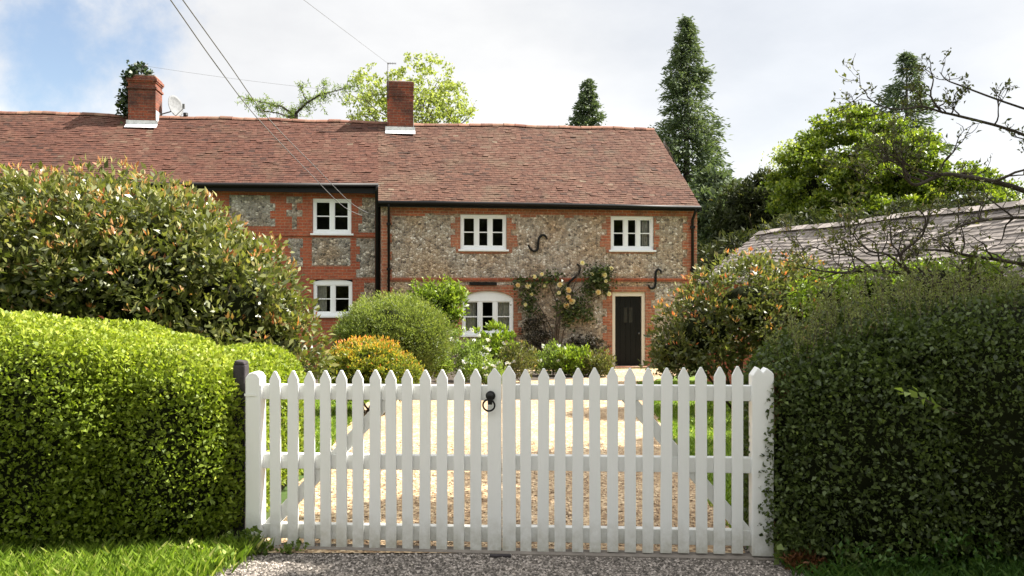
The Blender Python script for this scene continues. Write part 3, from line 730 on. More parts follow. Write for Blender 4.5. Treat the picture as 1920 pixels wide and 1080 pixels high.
# ------------------------------------------------------------------ roofs of individual peg tiles
def tile_roof(name, parent, eave, ridge, ve, vr, mat, course=.088, tw=.155, seed=1, sag=.012, streaks=()):
    """eave / ridge: lists of (u, z); rows of tiles laid between the two lines"""
    r = np.random.default_rng(seed); mb = MB()
    eu = [p[0] for p in eave]; ez = [p[1] for p in eave]; ru = [p[0] for p in ridge]; rz = [p[1] for p in ridge]
    slope = math.hypot(vr - ve, np.mean(rz) - np.mean(ez)); rows = int(slope / course)
    nrm_ = Vector((0, -(np.mean(rz) - np.mean(ez)), vr - ve)).normalized()
    def S(u, t):
        z = np.interp(u, eu, ez) * (1 - t) + np.interp(u, ru, rz) * t
        z += sag * math.sin(u * 1.7 + t * 3) + sag * .7 * math.sin(u * 4.1 - t * 9)
        return Vector((u, ve + (vr - ve) * t, z))
    for k in range(rows):
        t0 = k / rows; t1 = (k + 1.35) / rows; t1 = min(t1, 1.0)
        ua = eu[0] * (1 - t0) + ru[0] * t0; ub = eu[-1] * (1 - t0) + ru[-1] * t0
        ua -= 0; off = (k % 2) * tw / 2
        u = ua - off
        rowt = r.normal() * .03
        while u < ub - .01:
            w = tw * r.uniform(.92, 1.06); a = max(u, ua); b = min(u + w, ub); u += w
            if b - a < .02: continue
            j = r.uniform(-.006, .006); lift = r.uniform(.011, .019) + (.012 if r.random() < .05 else 0); tilt = r.uniform(-.004, .004)
            p0 = S(a + .002, t0 + j / slope) + nrm_ * (lift - tilt); p1 = S(b - .002, t0 + j / slope + r.uniform(-.004, .004) / slope) + nrm_ * (lift + tilt)
            p2 = S(b - .002, t1) + nrm_ * .004; p3 = S(a + .002, t1) + nrm_ * .004
            tn = min(1, max(0, r.beta(4.0, 4.2) + rowt + .12 * math.sin(a * 1.3 + t0 * 4) * .8 + (.3 if r.random() < .012 else 0) - (.3 if r.random() < .06 else 0)))
            for (su0, st0, su1, st1) in streaks:      # paler runs washed clean below a chimney's lead
                if st1 < t0 < st0 and abs((a + b) / 2 - (su0 + (su1 - su0) * (st0 - t0) / (st0 - st1))) < .10: tn = min(1, tn * .5 + .55)
            th = nrm_ * .014
            mb.add([p0, p1, p2, p3, p0 - th, p1 - th], [(0, 1, 2, 3), (4, 5, 1, 0), (4, 0, 3), (5, 2, 1)], tn)
    # boarding under the tiles
    nn = 24; vs = []
    for i in range(nn + 1):
        s = i / nn
        for t in (0.0, 1.0):
            u = (eu[0] * (1 - t) + ru[0] * t) * (1 - s) + (eu[-1] * (1 - t) + ru[-1] * t) * s
            vs.append(S(u, t) - nrm_ * .03)
    mb.add(vs, [(2 * i, 2 * i + 2, 2 * i + 3, 2 * i + 1) for i in range(nn)], .2)
    return mb.build(name, mat, parent), S
roof_r, SR = tile_roof('roof', cot, EAVE_PTS, RIDGE_R, VE, VR, M['tiles'], seed=1, streaks=[(hu(778, 2.2), .86, hu(802, 1.3), .50), (hu(722, 2.2), .86, hu(716, 1.6), .62)])
ELV2 = ELV[:-1] + [(EAVE_PTS[0][0] - .003, ELV[-1][1])]; RL2 = RIDGE_L[:-1] + [(RIDGE_R[0][0] - .003, RIDGE_L[-1][1])]
roof_l, SL = tile_roof('roof', cotl, ELV2, RL2, VLE, VR, M['tiles_red'], seed=2, streaks=[(hu(233, 2.3), .86, hu(203, 1.6), .50), (hu(291, 2.3), .84, hu(262, 1.2), .36)])
def ridge_tiles(parent, pts, S):
    mb = MB(); u = pts[0][0]; r = random.Random(4)
    while u < pts[-1][0] - .05:
        w = min(.32, pts[-1][0] - u); c0 = S(u, 1.0); c1 = S(u + w, 1.0); n_ = 8; vs = []; dz = r.uniform(-.008, .012)
        for q, rad in ((c0, .105), (c1, .098)):
            for i in range(n_ + 1):
                th = math.pi * i / n_; vs.append((q[0], VR + .015 - math.cos(th) * rad, q[2] - .035 + math.sin(th) * rad * .85 + dz))
        mb.add(vs, [(i, i + n_ + 1, i + n_ + 2, i + 1)[::-1] for i in range(n_)], r.random(), True)
        u += w - .004
    return mb
ridge_tiles(cot, RIDGE_R, SR).build('ridge_tiles', M['ridge'], roof_r)
ridge_tiles(cotl, RL2, SL).build('ridge_tiles', M['ridge'], roof_l)
# plain rear slopes
mb = MB(); mb.add([(u0w, VB, zE - .03), (U_R + .08, VB, zE - .03), (RIDGE_R[-1][0], VR, zR - .04), (u0w, VR, zR - .04)], [(0, 1, 2, 3)[::-1]]); mb.build('rear_roof', M['tiles'], cot)
mb = MB(); mb.add([(U_LL, VB, zE - .03), (u0w - .004, VB, zE - .03), (u0w - .004, VR, zR - .06), (U_LL, VR, RIDGE_L[0][1] - .06)], [(0, 1, 2, 3)[::-1]]); mb.build('rear_roof', M['tiles'], cotl)
# gutters, fascias, downpipes
mb = MB(); mb.tube([(p[0], VE - .035, p[1] - .035) for p in EAVE_PTS], .048, 10); mb.build('gutter', M['black'], cot)
mb = MB(); mb.tube([(p[0], VLE - .035, p[1] - .035) for p in ELV2], .055, 10); mb.build('gutter', M['black'], cotl)
mb = MB(); mb.box(U_LL, EAVE_PTS[0][0] - .004, VLE + .01, VLE + .035, zEL - .17, zEL - .03); mb.box(U_LL, EAVE_PTS[0][0] - .004, VLE + .036, VL, zEL - .10, zEL - .08); mb.build('fascia', M['black'], cotl)
mb = MB(); mb.box(EAVE_PTS[0][0], U_R + .05, VE + .03, VE + .05, zE - .13, zE - .03); mb.box(EAVE_PTS[0][0], U_R + .05, VE + .0505, 0, zE - .06, zE - .05); mb.build('fascia', M['black'], cot)
# the cheek closing the step between the two eaves
mb = MB(); e0 = EAVE_PTS[0]; ul = e0[0]
mb.prism([(0, 0), (0, 0), (0, 0)], 0, 0) if False else None
mb.add([(ul - .002, VE, e0[1] - .12), (ul - .002, VL, e0[1] - .12), (ul - .002, VL, ELV2[-1][1] + .1), (ul - .002, VLE, ELV2[-1][1] - .02), (ul - .002, VE, e0[1] + .0)], [(4, 3, 2, 1, 0)])
mb.add([(ul + .02, VE, e0[1] - .12), (ul + .02, VL, e0[1] - .12), (ul + .02, VL, ELV2[-1][1] - .1), (ul + .02, VLE, ELV2[-1][1] - .1), (ul + .02, VE, e0[1] + .0)], [(0, 1, 2, 3, 4)])
mb.build('barge_board', M['black'], cot)
def pipe(parent, px, pyt, v, ve, rad=.04):
    mb = MB(); u = hu(px, v); zt = hz(pyt, px, v)
    mb.tube([(u, ve - .03, zt + .02), (u, ve - .03, zt - .08), (u, v - .06, zt - .28), (u, v - .06, GZH + .05)], rad, 8)
    for z in (zt - .5, zt - 1.6, zt - 2.7): mb.box(u - rad - .02, u + rad + .02, v - .10, v - .001, z, z + .06)
    return mb.build('downpipe', M['black'], parent)
pipe(cot, 729, 384, 0, VE, .032); pipe(cot, 1297, 392, 0, VE, .036)
mb = MB(); u = hu(708, VL - .1); mb.tube([(u, VLE - .04, hz(348, 708, VLE)), (u, VLE - .03, hz(356, 708)), (u, VL - .08, hz(372, 708)), (u, VL - .08, GZH)], .06, 10); mb.build('downpipe', M['black'], cotl)

# ------------------------------------------------------------------ chimneys
def chimney(parent, roof, px0, px1, py_top, py_base, depth, capped, S):
    vf = VR - .34
    for _ in range(1): pass
    a, b = hu(px0, vf), hu(px1, vf); zt = hz(py_top, (px0 + px1) / 2, vf); zb = hz(py_base, (px0 + px1) / 2, vf)
    mb = MB()
    z = zt
    courses = [(.02, .075, 0), (.075, .15, .04), (.15, .19, .02), (.30, .36, .025)] if capped == 1 else [(.0, .16, .012), (.16, .22, .0), (.36, .40, .012)]
    mb.box(a, b, vf, vf + depth, zb - 1.0, zt - .02)
    ch = mb.build('chimney', M['brick_stack'], parent, .006)
    mb = MB()
    for d0, d1, ov in courses: mb.box(a - ov - .004, b + ov + .004, vf - ov - .004, vf + depth + ov + .004, zt - d1, zt - d0 - .001)
    mb.build('corbel', M['brick_stack'], ch, .006)
    mb = MB(); mb.box(a + .03, b - .03, vf + .03, vf + depth - .03, zt - .019, zt + .035); mb.build('mortar_cap', plain('mortar', (.22, .19, .16), .95), ch, .02)
    # lead apron, laid on the slope and turned up the brick
    mb = MB(); nrm_ = Vector((0, -(zR - zE), VR - VE)).normalized(); dn = Vector((0, VE - VR, zE - zR)).normalized()
    c = S((a + b) / 2, (vf - VE) / (VR - VE) if parent is cot else (vf - VLE) / (VR - VLE))
    z0 = c[2]
    for ulo, uhi in ((a - .05, b + .05),):
        p0 = Vector((ulo, vf - .002, z0 + .05)); p1 = Vector((uhi, vf - .002, z0 + .05))
        mb.add([p0 + dn * .19 + nrm_ * .012, p1 + dn * .19 + nrm_ * .012, p1 + nrm_ * .0, p0 + nrm_ * .0, Vector((ulo, vf - .006, z0 + .15)), Vector((uhi, vf - .006, z0 + .15))], [(0, 1, 2, 3), (3, 2, 5, 4)])
    mb.box(b + .001, b + .012, vf - .004, VR + .05, z0 + .04, zR + .10)
    mb.build('flashing', M['lead'], ch)
    return ch, a, b, zt, vf
ch2, a2, b2, zt2, vf2 = chimney(cot, roof_r, 726, 775, 153, 245, .62, 2, SR)
ch1, a1, b1, zt1, vf1 = chimney(cotl, roof_l, 240, 292, 141, 233, .62, 1, SL)
# terracotta tops, aerial, dish
mb = MB(); um = (a2 + b2) / 2
mb.tube([(um, vf2 + .3, zt2 + .0), (um, vf2 + .3, zt2 + .05), (um, vf2 + .3, zt2 + .1)], [.12, .11, .05], 12); mb.build('chimney_pot', M['ridge'], ch2)
mb = MB(); ua = a2 + .02; zp = hz(118, 728, vf2)
mb.tube([(ua, vf2 - .03, zt2 - .5), (ua, vf2 - .03, zp)], .014, 6); mb.tube([(ua - .02, vf2 - .03, zp - .02), (ua + .22, vf2 - .1, zp - .03)], .009, 6)
for i in range(5): mb.tube([(ua + .03 + i * .045, vf2 - .16, zp - .025), (ua + .03 + i * .045, vf2 + .06, zp - .025)], .005, 5)
mb.build('aerial', M['steel'], ch2)
def dish():
    mb = MB(); c = hp(326, 199, VR + .15); n_ = 20; rings = 6; R = .285
    C0 = Vector((c[0], VR + .2, c[1])); ax = Vector((.85, -.5, .2)).normalized(); e1 = ax.cross(Vector((0, 0, 1))).normalized(); e2 = e1.cross(ax)
    vs = []
    for s_, off in ((1, 0), (1, -.012)):
        for i in range(rings + 1):
            rr = R * i / rings
            for j in range(n_):
                th = 2 * math.pi * j / n_
                vs.append(C0 + e1 * math.cos(th) * rr * .92 + e2 * math.sin(th) * rr * 1.05 + ax * (rr * rr * .7 + off))
    fs = []; b0 = (rings + 1) * n_
    for i in range(rings):
        for j in range(n_):
            q = (i * n_ + j, i * n_ + (j + 1) % n_, (i + 1) * n_ + (j + 1) % n_, (i + 1) * n_ + j)
            fs.append(q); fs.append(tuple(x + b0 for x in q[::-1]))
    for j in range(n_):
        p, q = rings * n_ + j, rings * n_ + (j + 1) % n_; fs.append((p, q, q + b0, p + b0))
    mb.add(vs, fs, .5, True)
    d = mb.build('satellite_dish', M['grey_plastic'], ch1)
    mb2 = MB(); mb2.tube([C0, C0 - ax * .15 - Vector((0, 0, .1)), (b1 - .02, VR + .1, C0.z - .25)], .018, 6); mb2.tube([C0 - e2 * R * .9, C0 + ax * .33 - e2 * .12], .01, 6); mb2.box(C0.x + ax.x * .33 - .03, C0.x + ax.x * .33 + .03, C0.y + ax.y * .33 - .03, C0.y + ax.y * .33 + .03, C0.z - .1 + .02, C0.z - .02 + .06)
    mb2.build('dish_arm', M['grey_plastic'], ch1)
dish()
mb = MB(); c = hp(348, 216, VR); mb.tube([(c[0], VR, c[1] - .1), (c[0], VR, c[1] + .06)], .06, 8); mb.build('vent_pipe', M['black'], roof_l)

def hw_(u, v, z): return O + UA * u + VA * v + Vector((0, 0, z))
# ------------------------------------------------------------------ overhead wires
def wire(name, pts, rad, label, group=None, sag=0):
    q = []
    for i in range(len(pts) - 1):
        a, b = Vector(pts[i]), Vector(pts[i + 1])
        for t in np.linspace(0, 1, 17)[:-1]:
            p = a.lerp(b, t); p.z -= sag * 4 * t * (1 - t); q.append(p)
    q.append(Vector(pts[-1]))
    mb = MB(); mb.tube(q, rad, 6); o = mb.build(name, M['cable']); return tag(o, label, 'wire', group)
e1 = hw_(hu(692, VL), VL - .05, hz(409, 692, VL)); e2 = hw_(hu(704, VL), VL - .05, hz(406, 704, VL))
s1 = P(320, 0, 8.5); s2 = P(343, 0, 8.5)
def ext(s, e, k): return s + (s - e) * k
def mids(a, b, px, py):       # lets the wire hang through one point of the photo
    best = None
    d = Vector(((px - 960) / F, 1, -(py - 540) / F))
    Y = (a.y + b.y) / 2
    return P(px, py, 14.0)
def hang(a, m, b, n_=30):
    out_ = []
    for t in np.linspace(-.35, 1, n_):
        c = 2 * m - (a + b) * .5
        out_.append(a * (1 - t) ** 2 + c * 2 * t * (1 - t) + b * t * t)
    return out_
def smooth(q, k=6):
    o_ = []
    for i in range(len(q) - 1):
        p0, p1, p2, p3 = q[max(i - 1, 0)], q[i], q[i + 1], q[min(i + 2, len(q) - 1)]
        for t in [j / k for j in range(k)]: o_.append(.5 * (2 * p1 + (p2 - p0) * t + (2 * p0 - 5 * p1 + 4 * p2 - p3) * t * t + (3 * p1 - p0 - 3 * p2 + p3) * t ** 3))
    return o_ + [q[-1]]
for px, e, lab in (([(320, 0), (410, 128), (483, 222), (578, 322), (645, 388)], e1, 'lower left of the two dark overhead wires running down to the left cottage'),
                   ([(343, 0), (425, 114), (503, 222), (595, 317), (660, 382)], e2, 'upper right of the two dark overhead wires running down to the left cottage')):
    q = [P(x_, y_, Y_) for (x_, y_), Y_ in zip(px, (8.5, 10.6, 13.0, 16.2, 18.6))]
    q = [q[0] + (q[0] - q[1]) * 2.5, q[0] + (q[0] - q[1])] + q + [e]
    mb = MB(); mb.tube(smooth(q), .0068, 6); tag(mb.build('overhead_wire', M['cable']), lab, 'wire', 'overhead wires')
mb = MB(); mb.tube([P(480, -60, 12), P(570, 0, 13.5), hw_(a2 + .02, vf2 - .03, zp - .02)], .004, 5); tag(mb.build('overhead_wire', M['cable']), 'thin faint wire from the sky down to the aerial on the plain middle chimney', 'wire', 'overhead wires')
w0 = hp(272, 122, vf1); w1 = (a2, VR, zt2 - .35)
mb = MB(); q = []
for t in np.linspace(0, 1, 20): q.append(hw_(w0[0] + (w1[0] - w0[0]) * t, vf1 + .1, w0[1] * (1 - t) + w1[2] * t - .25 * t * (1 - t)))
mb.tube(q, .0035, 5); c = hw_(w0[0], vf1 + .1, w0[1]); mb.tube([c - UA * .1, c + UA * .03], .035, 6)
mb.tube([c - UA * .08, hw_(w0[0] - .12, vf1 + .1, zt1)], .015, 6)
tag(mb.build('overhead_wire', M['cable']), 'thin wire stretched from the ivy-topped left chimney towards the middle chimney', 'wire', 'overhead wires')

# ------------------------------------------------------------------ the white double gate
GL = P(462, 1030, 5.27); GR = P(1450, 1038, 5.03)
gdir = (Vector((GR.x, GR.y, 0)) - Vector((GL.x, GL.y, 0))); GW = gdir.length; gdir.normalize(); gn = Vector((-gdir.y, gdir.x, 0))
GTH = math.atan2(gdir.y, gdir.x)
def gu(px):        # distance along the gate line behind a photo column
    d = Vector(((px - 960) / F, 1, 0)); o_ = Vector((GL.x, GL.y, 0))
    t = o_.dot(gn) / d.dot(gn); return (d * t - o_).dot(gdir)
def zb_(u): return -.012 + .035 * u / GW
def zt_(u): return 1.094 + .055 * u / GW
gl = empty('gate', (GL.x, GL.y, 0), GTH); tag(gl, 'left leaf of the white picket gate with the black ring handle', 'gate', 'leaves of the double gate')
gr = empty('gate', (GL.x, GL.y, 0), GTH); tag(gr, 'right leaf of the white picket gate, hung beside the dark hedge', 'gate', 'leaves of the double gate')
def picket(parent, u, w, name='picket', point=.055, thick=.022, extra=0, y0=0):
    a, b = u - w / 2, u + w / 2; z0, z1 = zb_(u) + random.uniform(-.003, .003), zt_(u) + random.uniform(-.003, .003) + extra
    sk = random.uniform(-.005, .005)
    mb = MB(); mb.prism([(a, z0), (b, z0), (b + sk, z1 - point), (u + sk + .006, z1), (u + sk - .006, z1), (a + sk, z1 - point)], y0, y0 + thick)
    return mb.build(name, M['gate_white'], parent, .002)
pl = [516, 548, 579, 610, 640, 671, 702, 733, 764, 796, 828, 860, 892]
pr_ = [986, 1018, 1050, 1083, 1116, 1149, 1182, 1215, 1249, 1282, 1316, 1349, 1383]
for px in pl: picket(gl, gu(px), .067 + random.uniform(-.0015, .0015))
for px in pr_: picket(gr, gu(px), .067 + random.uniform(-.0015, .0015))
picket(gl, gu(927), gu(941) - gu(914) - .004, 'meeting_stile', .05, .03, .006)
picket(gr, gu(954.5), gu(968) - gu(943), 'meeting_stile', .055, .03, .016)
RY = .024           # rails sit behind the pickets
for par, ua_, ub_ in ((gl, gu(470), gu(939)), (gr, gu(945), gu(1440))):
    for py0, py1 in ((722, 750), (853, 881), (985, 1013)):
        za = lambda u, py: EYE - (py - 540) / F * (GL.y + gdir.y * u + .02)
        um = (ua_ + ub_) / 2; off = (.0 if par is gl else .012)
        mb = MB(); mb.prism([(ua_, za(gu(700), py1) + .012 * (ua_ - um) / GW + off), (ub_, za(gu(700), py1) + .012 * (ub_ - um) / GW + off), (ub_, za(gu(700), py0) + .012 * (ub_ - um) / GW + off), (ua_, za(gu(700), py0) + .012 * (ua_ - um) / GW + off)], RY, RY + .055)
        mb.build('rail', M['gate_white'], par, .004)
def brace(par, pa, pb, w=.075):
    (x0, y0), (x1, y1) = pa, pb
    u0_, u1_ = gu(x0), gu(x1); z0_ = EYE - (y0 - 540) / F * 5.18; z1_ = EYE - (y1 - 540) / F * 5.18
    d = Vector((u1_ - u0_, z1_ - z0_)).normalized(); nn = Vector((-d.y, d.x)) * w / 2
    p = [Vector((u0_, z0_)) - nn, Vector((u1_, z1_)) - nn, Vector((u1_, z1_)) + nn, Vector((u0_, z0_)) + nn]
    mb = MB(); mb.prism([tuple(q) for q in p], RY + .008, RY + .05); mb.build('brace', M['gate_white'], par, .004)
brace(gl, (494, 1004), (738, 738)); brace(gr, (1172, 738), (1412, 1002))
# hanging stiles
mb = MB(); a, b = 0.0, gu(490); zt0 = zt_(0) + .0
mb.prism([(a, zb_(0) + .03), (b, zb_(0) + .01), (b, zt0 - .035), (b - .02, zt0 - .008), ((a + b) / 2, zt0), (a + .02, zt0 - .01), (a, zt0 - .035)], -.02, .085); mb.build('hanging_stile', M['gate_white'], gl, .008, 3)
mb = MB(); mb.box(-.004, .07, -.024, -.0205, zt0 - .15, zt0 - .135); mb.build('hinge_strap', M['gate_white'], gl)
mb = MB(); a, b = gu(1409), gu(1450); zt1_ = zt_(GW) - .004; w = b - a
mb.prism([(a, zb_(GW) - .01), (b, zb_(GW) - .01), (b, zt1_ - .04), (b - .01, zt1_ - .028), (a + w * .68, zt1_ - .004), (a + w * .5, zt1_ - .03), (a + w * .28, zt1_), (a, zt1_ - .05)], -.02, .085); mb.build('hanging_stile', M['gate_white'], gr, .006)
mb = MB(); u = gu(1436); z = EYE - (1001 - 540) / F * 5.0; mb.tube([(u, -.02, z), (u, -.028, z), (u, -.034, z)], [.016, .015, .007], 12); mb.build('coach_bolt', M['gate_white'], gr)
# ring handle on the left leaf
u = gu(920); z = EYE - (742 - 540) / F * 5.15
mb = MB(); mb.tube([(u, .0, z), (u, -.012, z), (u, -.02, z), (u, -.04, z), (u, -.05, z)], [.030, .030, .018, .02, .008], 14); mb.box(u - .013, u + .013, -.046, -.02, z - .05, z - .002)
hd = mb.build('ring_handle', M['black'], gl, .002)
mb = MB(); R = .036; cz = z - .055; cu = u - .008
mb.tube([(cu + R * math.sin(t), -.034 - .008 * math.cos(t), cz + R * math.cos(t)) for t in np.linspace(0, 2 * math.pi, 25)], .0058, 8, cap=False); mb.build('ring', M['black'], hd)

gp = empty('gate_post', P(451, 1040, 5.34)); gp.location.z = 0
mb = MB(); mb.box(-.05, .028, .0, .09, -.1, 1.13); mb.prism([(-.05, 1.13), (.028, 1.13), (.02, 1.15), (-.035, 1.16)], .0, .09); mb.build('post', M['oldwood'], gp, .008)
tag(gp, 'dark weathered timber gate post between the sunny hedge and the white gate', 'post')
mb = MB(); gp2 = P(1458, 1040, 5.12); mb.box(gp2.x - .02, gp2.x + .09, gp2.y - .01, gp2.y + .1, -.1, 1.1); tag(mb.build('gate_post', M['orangewood'], None, .006), 'bare orange-brown timber gate post almost hidden in the dark right hedge', 'post')
mb = MB(); q = P(938, 1036, 5.06); mb.box(q.x - .065, q.x + .065, q.y - .015, q.y + .02, -.01, .012); o = mb.build('stop_block', M['oldwood'], None, .004); o.rotation_euler = (0, 0, 0); tag(o, 'small wooden stop block on the gravel under the middle of the gate', 'block')
mb = MB()
for i in range(12):
    u0_, u1_ = GW * i / 12, GW * (i + 1) / 12; p0 = Vector((GL.x, GL.y, 0)) + gdir * u0_; p1 = Vector((GL.x, GL.y, 0)) + gdir * u1_
    mb.add([p0 - gn * .05 + Vector((0, 0, -.02)), p1 - gn * .05 + Vector((0, 0, -.02)), p1 - gn * .05 + Vector((0, 0, .006)), p0 - gn * .05 + Vector((0, 0, .006)), p0 + gn * .06 + Vector((0, 0, .008)), p1 + gn * .06 + Vector((0, 0, .008))], [(0, 1, 2, 3), (3, 2, 5, 4)])
tag(mb.build('kerb', M['kerbwood']), kind='structure')

# ------------------------------------------------------------------ hedges
def root(name, loc, label, cat, group=None):
    o = empty(name, loc); return tag(o, label, cat, group)
def fol(name, parent, mat, pts, out, L, W, tone, **kw):
    V = leaf_quads(pts, out, L, W, **kw)
    if parent is not None: V = V - np.array(parent.location)[None, None, :]
    return quads(name, V, np.clip(tone, 0, 1), mat, parent)
def core_local(parent, c, h, p, s, amp=0, seed=1, k=5.0, mat='twig_core'):
    return core('shaded_twig_core', np.array(c) - np.array(parent.location), h, p, s, M[mat], parent, amp, seed, k)
# sunny front hedge
hg = root('hedge', (-3.1, 5.75, 0), 'large clipped bright yellow-green hedge at the left, with a rounded top beside the gate', 'hedge')
c, h = (-3.72, 5.80, .56), (1.80, .80, .83)
ce, he = (-2.29, 5.62, .50), (.70, .60, .76)
pts, out, q = superel(165000, c, h, 3.4, .045, 5, .15, 11, -.98)
pe, oe, q = superel(58000, ce, he, 2.5, .05, 5, .13, 15, -.98)
pts = np.concatenate([pts, pe]); out = np.concatenate([out, oe])
sel = (pts[:, 2] > .1) & (pts[:, 1] < 7.2)
pts, out = pts[sel], out[sel]
thin = (lump(pts, 11, 31) + .6 * lump(pts, 26, 32) < -.55) & (rng.random(len(pts)) < .45) & (out[:, 2] < .55); pts, out = pts[~thin], out[~thin]
t = .31 + .15 * rng.normal(size=len(pts)) - .3 * (rng.random(len(pts)) < .1) + .36 * np.clip(out[:, 2], 0, 1) + .2 * np.clip(out[:, 0], 0, 1)  # paler on top as young growth; sunlit right side put into the tone
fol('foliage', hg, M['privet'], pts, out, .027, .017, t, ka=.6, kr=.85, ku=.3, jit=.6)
core_local(hg, ce, he, 2.5, .8, .03, 15)
core_local(hg, c, h, 3.4, .84, .03, 11)
mb = MB()
for i in range(16):
    x0 = -4.9 + i * .21; mb.tube([(x0 + 3.1, -.2 + .1 * math.sin(i * 3), -.05), (x0 + 3.1 + random.uniform(-.1, .1), -.15, .25), (x0 + 3.1 + random.uniform(-.2, .2), 0, .6)], [.018, .014, .01], 6)
mb.build('stem', M['bark_dark'], hg)
# lower hedge running back along the drive
hg2 = root('hedge', (-2.2, 6.7, 0), 'low clipped bright green hedge running back along the drive just behind the left gate leaf', 'hedge')
c2, h2 = (-2.44, 6.76, .44), (.64, .98, .66)
pts, out, q = superel(60000, c2, h2, 4.5, .03, 5, .08, 12, -.98); k = pts[:, 2] > .05; pts, out = pts[k], out[k]
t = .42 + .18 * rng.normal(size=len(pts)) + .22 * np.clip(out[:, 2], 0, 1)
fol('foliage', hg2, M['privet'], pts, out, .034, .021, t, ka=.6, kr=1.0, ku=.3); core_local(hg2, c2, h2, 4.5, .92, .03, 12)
# dark hedge on the right
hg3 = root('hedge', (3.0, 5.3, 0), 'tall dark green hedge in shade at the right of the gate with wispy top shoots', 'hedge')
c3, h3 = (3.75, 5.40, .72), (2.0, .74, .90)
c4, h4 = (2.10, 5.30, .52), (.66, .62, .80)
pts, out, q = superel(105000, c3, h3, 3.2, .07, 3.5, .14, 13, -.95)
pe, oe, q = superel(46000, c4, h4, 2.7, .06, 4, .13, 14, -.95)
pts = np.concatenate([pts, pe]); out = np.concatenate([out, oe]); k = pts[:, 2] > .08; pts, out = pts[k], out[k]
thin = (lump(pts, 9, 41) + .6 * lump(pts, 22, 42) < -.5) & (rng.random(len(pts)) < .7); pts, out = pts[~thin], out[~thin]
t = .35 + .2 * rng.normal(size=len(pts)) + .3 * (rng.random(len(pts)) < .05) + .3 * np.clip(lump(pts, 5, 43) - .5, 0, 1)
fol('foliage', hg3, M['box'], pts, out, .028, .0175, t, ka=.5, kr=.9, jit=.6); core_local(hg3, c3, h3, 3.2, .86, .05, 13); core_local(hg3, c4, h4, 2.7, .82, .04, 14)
def shoots(parent, base_pts, hgt, mat, n_leaf, L, W, lean=.25, thick=.003, name='shoots', tone0=.5, stemmat='bark'):
    mb = MB(); lp = []; lo = []
    for b in base_pts:
        b = Vector(b); hh = hgt * random.uniform(.5, 1.2); d = Vector((random.gauss(0, lean), random.gauss(0, lean), 1)).normalized()
        bend = Vector((random.gauss(0, .15), random.gauss(0, .15), 0)) * hh
        pp = [b, b + d * hh * .5 + bend * .2, b + d * hh + bend]
        mb.tube([p - parent.location for p in pp], [thick, thick * .8, thick * .4], 4, cap=False)
        for i in range(n_leaf):
            tt = random.uniform(.1, 1.02); p = pp[0].lerp(pp[1], min(1, tt * 2)) if tt < .5 else pp[1].lerp(pp[2], (tt - .5) * 2)
            lp.append(p); a = random.uniform(0, 6.28); lo.append((math.cos(a), math.sin(a), .7))
    mb.build('stem', M[stemmat], parent)
    lp = np.array([tuple(p) for p in lp]); lo = norm(np.array(lo))
    return fol(name, parent, mat, lp, lo, L, W, tone0 + .25 * rng.normal(size=len(lp)), ka=.8, kr=.5)
bp = []
for i in range(620):
    x_ = random.uniform(1.7, 5.4); bp.append((x_, random.uniform(5.0, 5.9), (1.12 + .35 * min(1, max(0, (x_ - 1.6) / .8))) + random.uniform(-.06, .06)))
shoots(hg3, bp, .30, M['shoots'], 30, .022, .009, tone0=.75, thick=.002)
# sprig of paler bramble leaves in the dark hedge
br = root('bramble', P(1720, 760, 4.62), 'pale green bramble sprig sticking out of the dark right hedge', 'bramble')
lp2 = [P(1765, 765, 4.62), P(1735, 750, 4.56), P(1692, 736, 4.54)]
lp = []
for i in range(13):
    t_ = i / 12; q = lp2[0].lerp(lp2[1], t_ * 2) if t_ < .5 else lp2[1].lerp(lp2[2], t_ * 2 - 1); lp.append(q + Vector((random.gauss(0, .012), random.gauss(0, .012), random.gauss(0, .016))))
mb = MB(); mb.tube([p - br.location for p in [P(1840, 790, 4.95)] + lp2], .002, 5); mb.build('stem', M['bark'], br)
V = leaf_quads(np.array([tuple(p) for p in lp]), norm(np.array([[-.6, -.3, .2]] * len(lp))), .052, .030, ka=.7, kr=.7); quads('foliage', V - np.array(br.location), np.linspace(.2, .8, len(lp)), M['herb'], br)

# ------------------------------------------------------------------ shrubs
def shrub(name, loc, label, ells, mat, L, W, ncl, rc, per, tone=(.4, .2), rel_gain=0., top_gain=0., stems=6, shell=(.6, 1.0), cat='shrub', group=None, leafkw=None, stem_r=.018, core_s=0, extra=None, stemmat='bark'):
    rt = root(name, loc, label, cat, group)
    fl_ = gz(loc[1]) + .03
    pts, out, rel = clumps(ells, ncl, rc, per, shell, .8, fl_)
    zmin, zmax = pts[:, 2].min(), pts[:, 2].max(); hrel = (pts[:, 2] - zmin) / (zmax - zmin + 1e-6)
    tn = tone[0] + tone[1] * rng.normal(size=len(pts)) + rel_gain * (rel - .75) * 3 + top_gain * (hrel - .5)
    fol('foliage', rt, mat, pts, out, L, W, tn, **(leafkw or {}))
    if core_s:
        for e in ells: core_local(rt, e[0], e[1], 2.0, core_s, .04, 3)
    mb = MB(); L0 = Vector(loc)
    for i in range(stems):
        e = ells[i % len(ells)]; d = rdir(1)[0]; tip = Vector(e[0]) + Vector((d[0] * e[1][0], d[1] * e[1][1], abs(d[2]) * e[1][2])) * .75
        b0 = L0 + Vector((random.uniform(-.12, .12), random.uniform(-.12, .12), 0)); m_ = b0.lerp(tip, .5) + Vector((random.uniform(-.1, .1), random.uniform(-.1, .1), .1))
        mb.tube([p - L0 for p in (b0, m_, tip)], [stem_r, stem_r * .7, stem_r * .3], 6)
    if stems: mb.build('stem', M[stemmat], rt)
    return rt
def G(px, Y): p = P(px, 540, Y); return Vector((p.x, Y, gz(Y)))
def E(px, py, Y, rx_, ry_, rz_): p = P(px, py, Y); return ((p.x, p.y, p.z), (rx_, ry_, rz_))
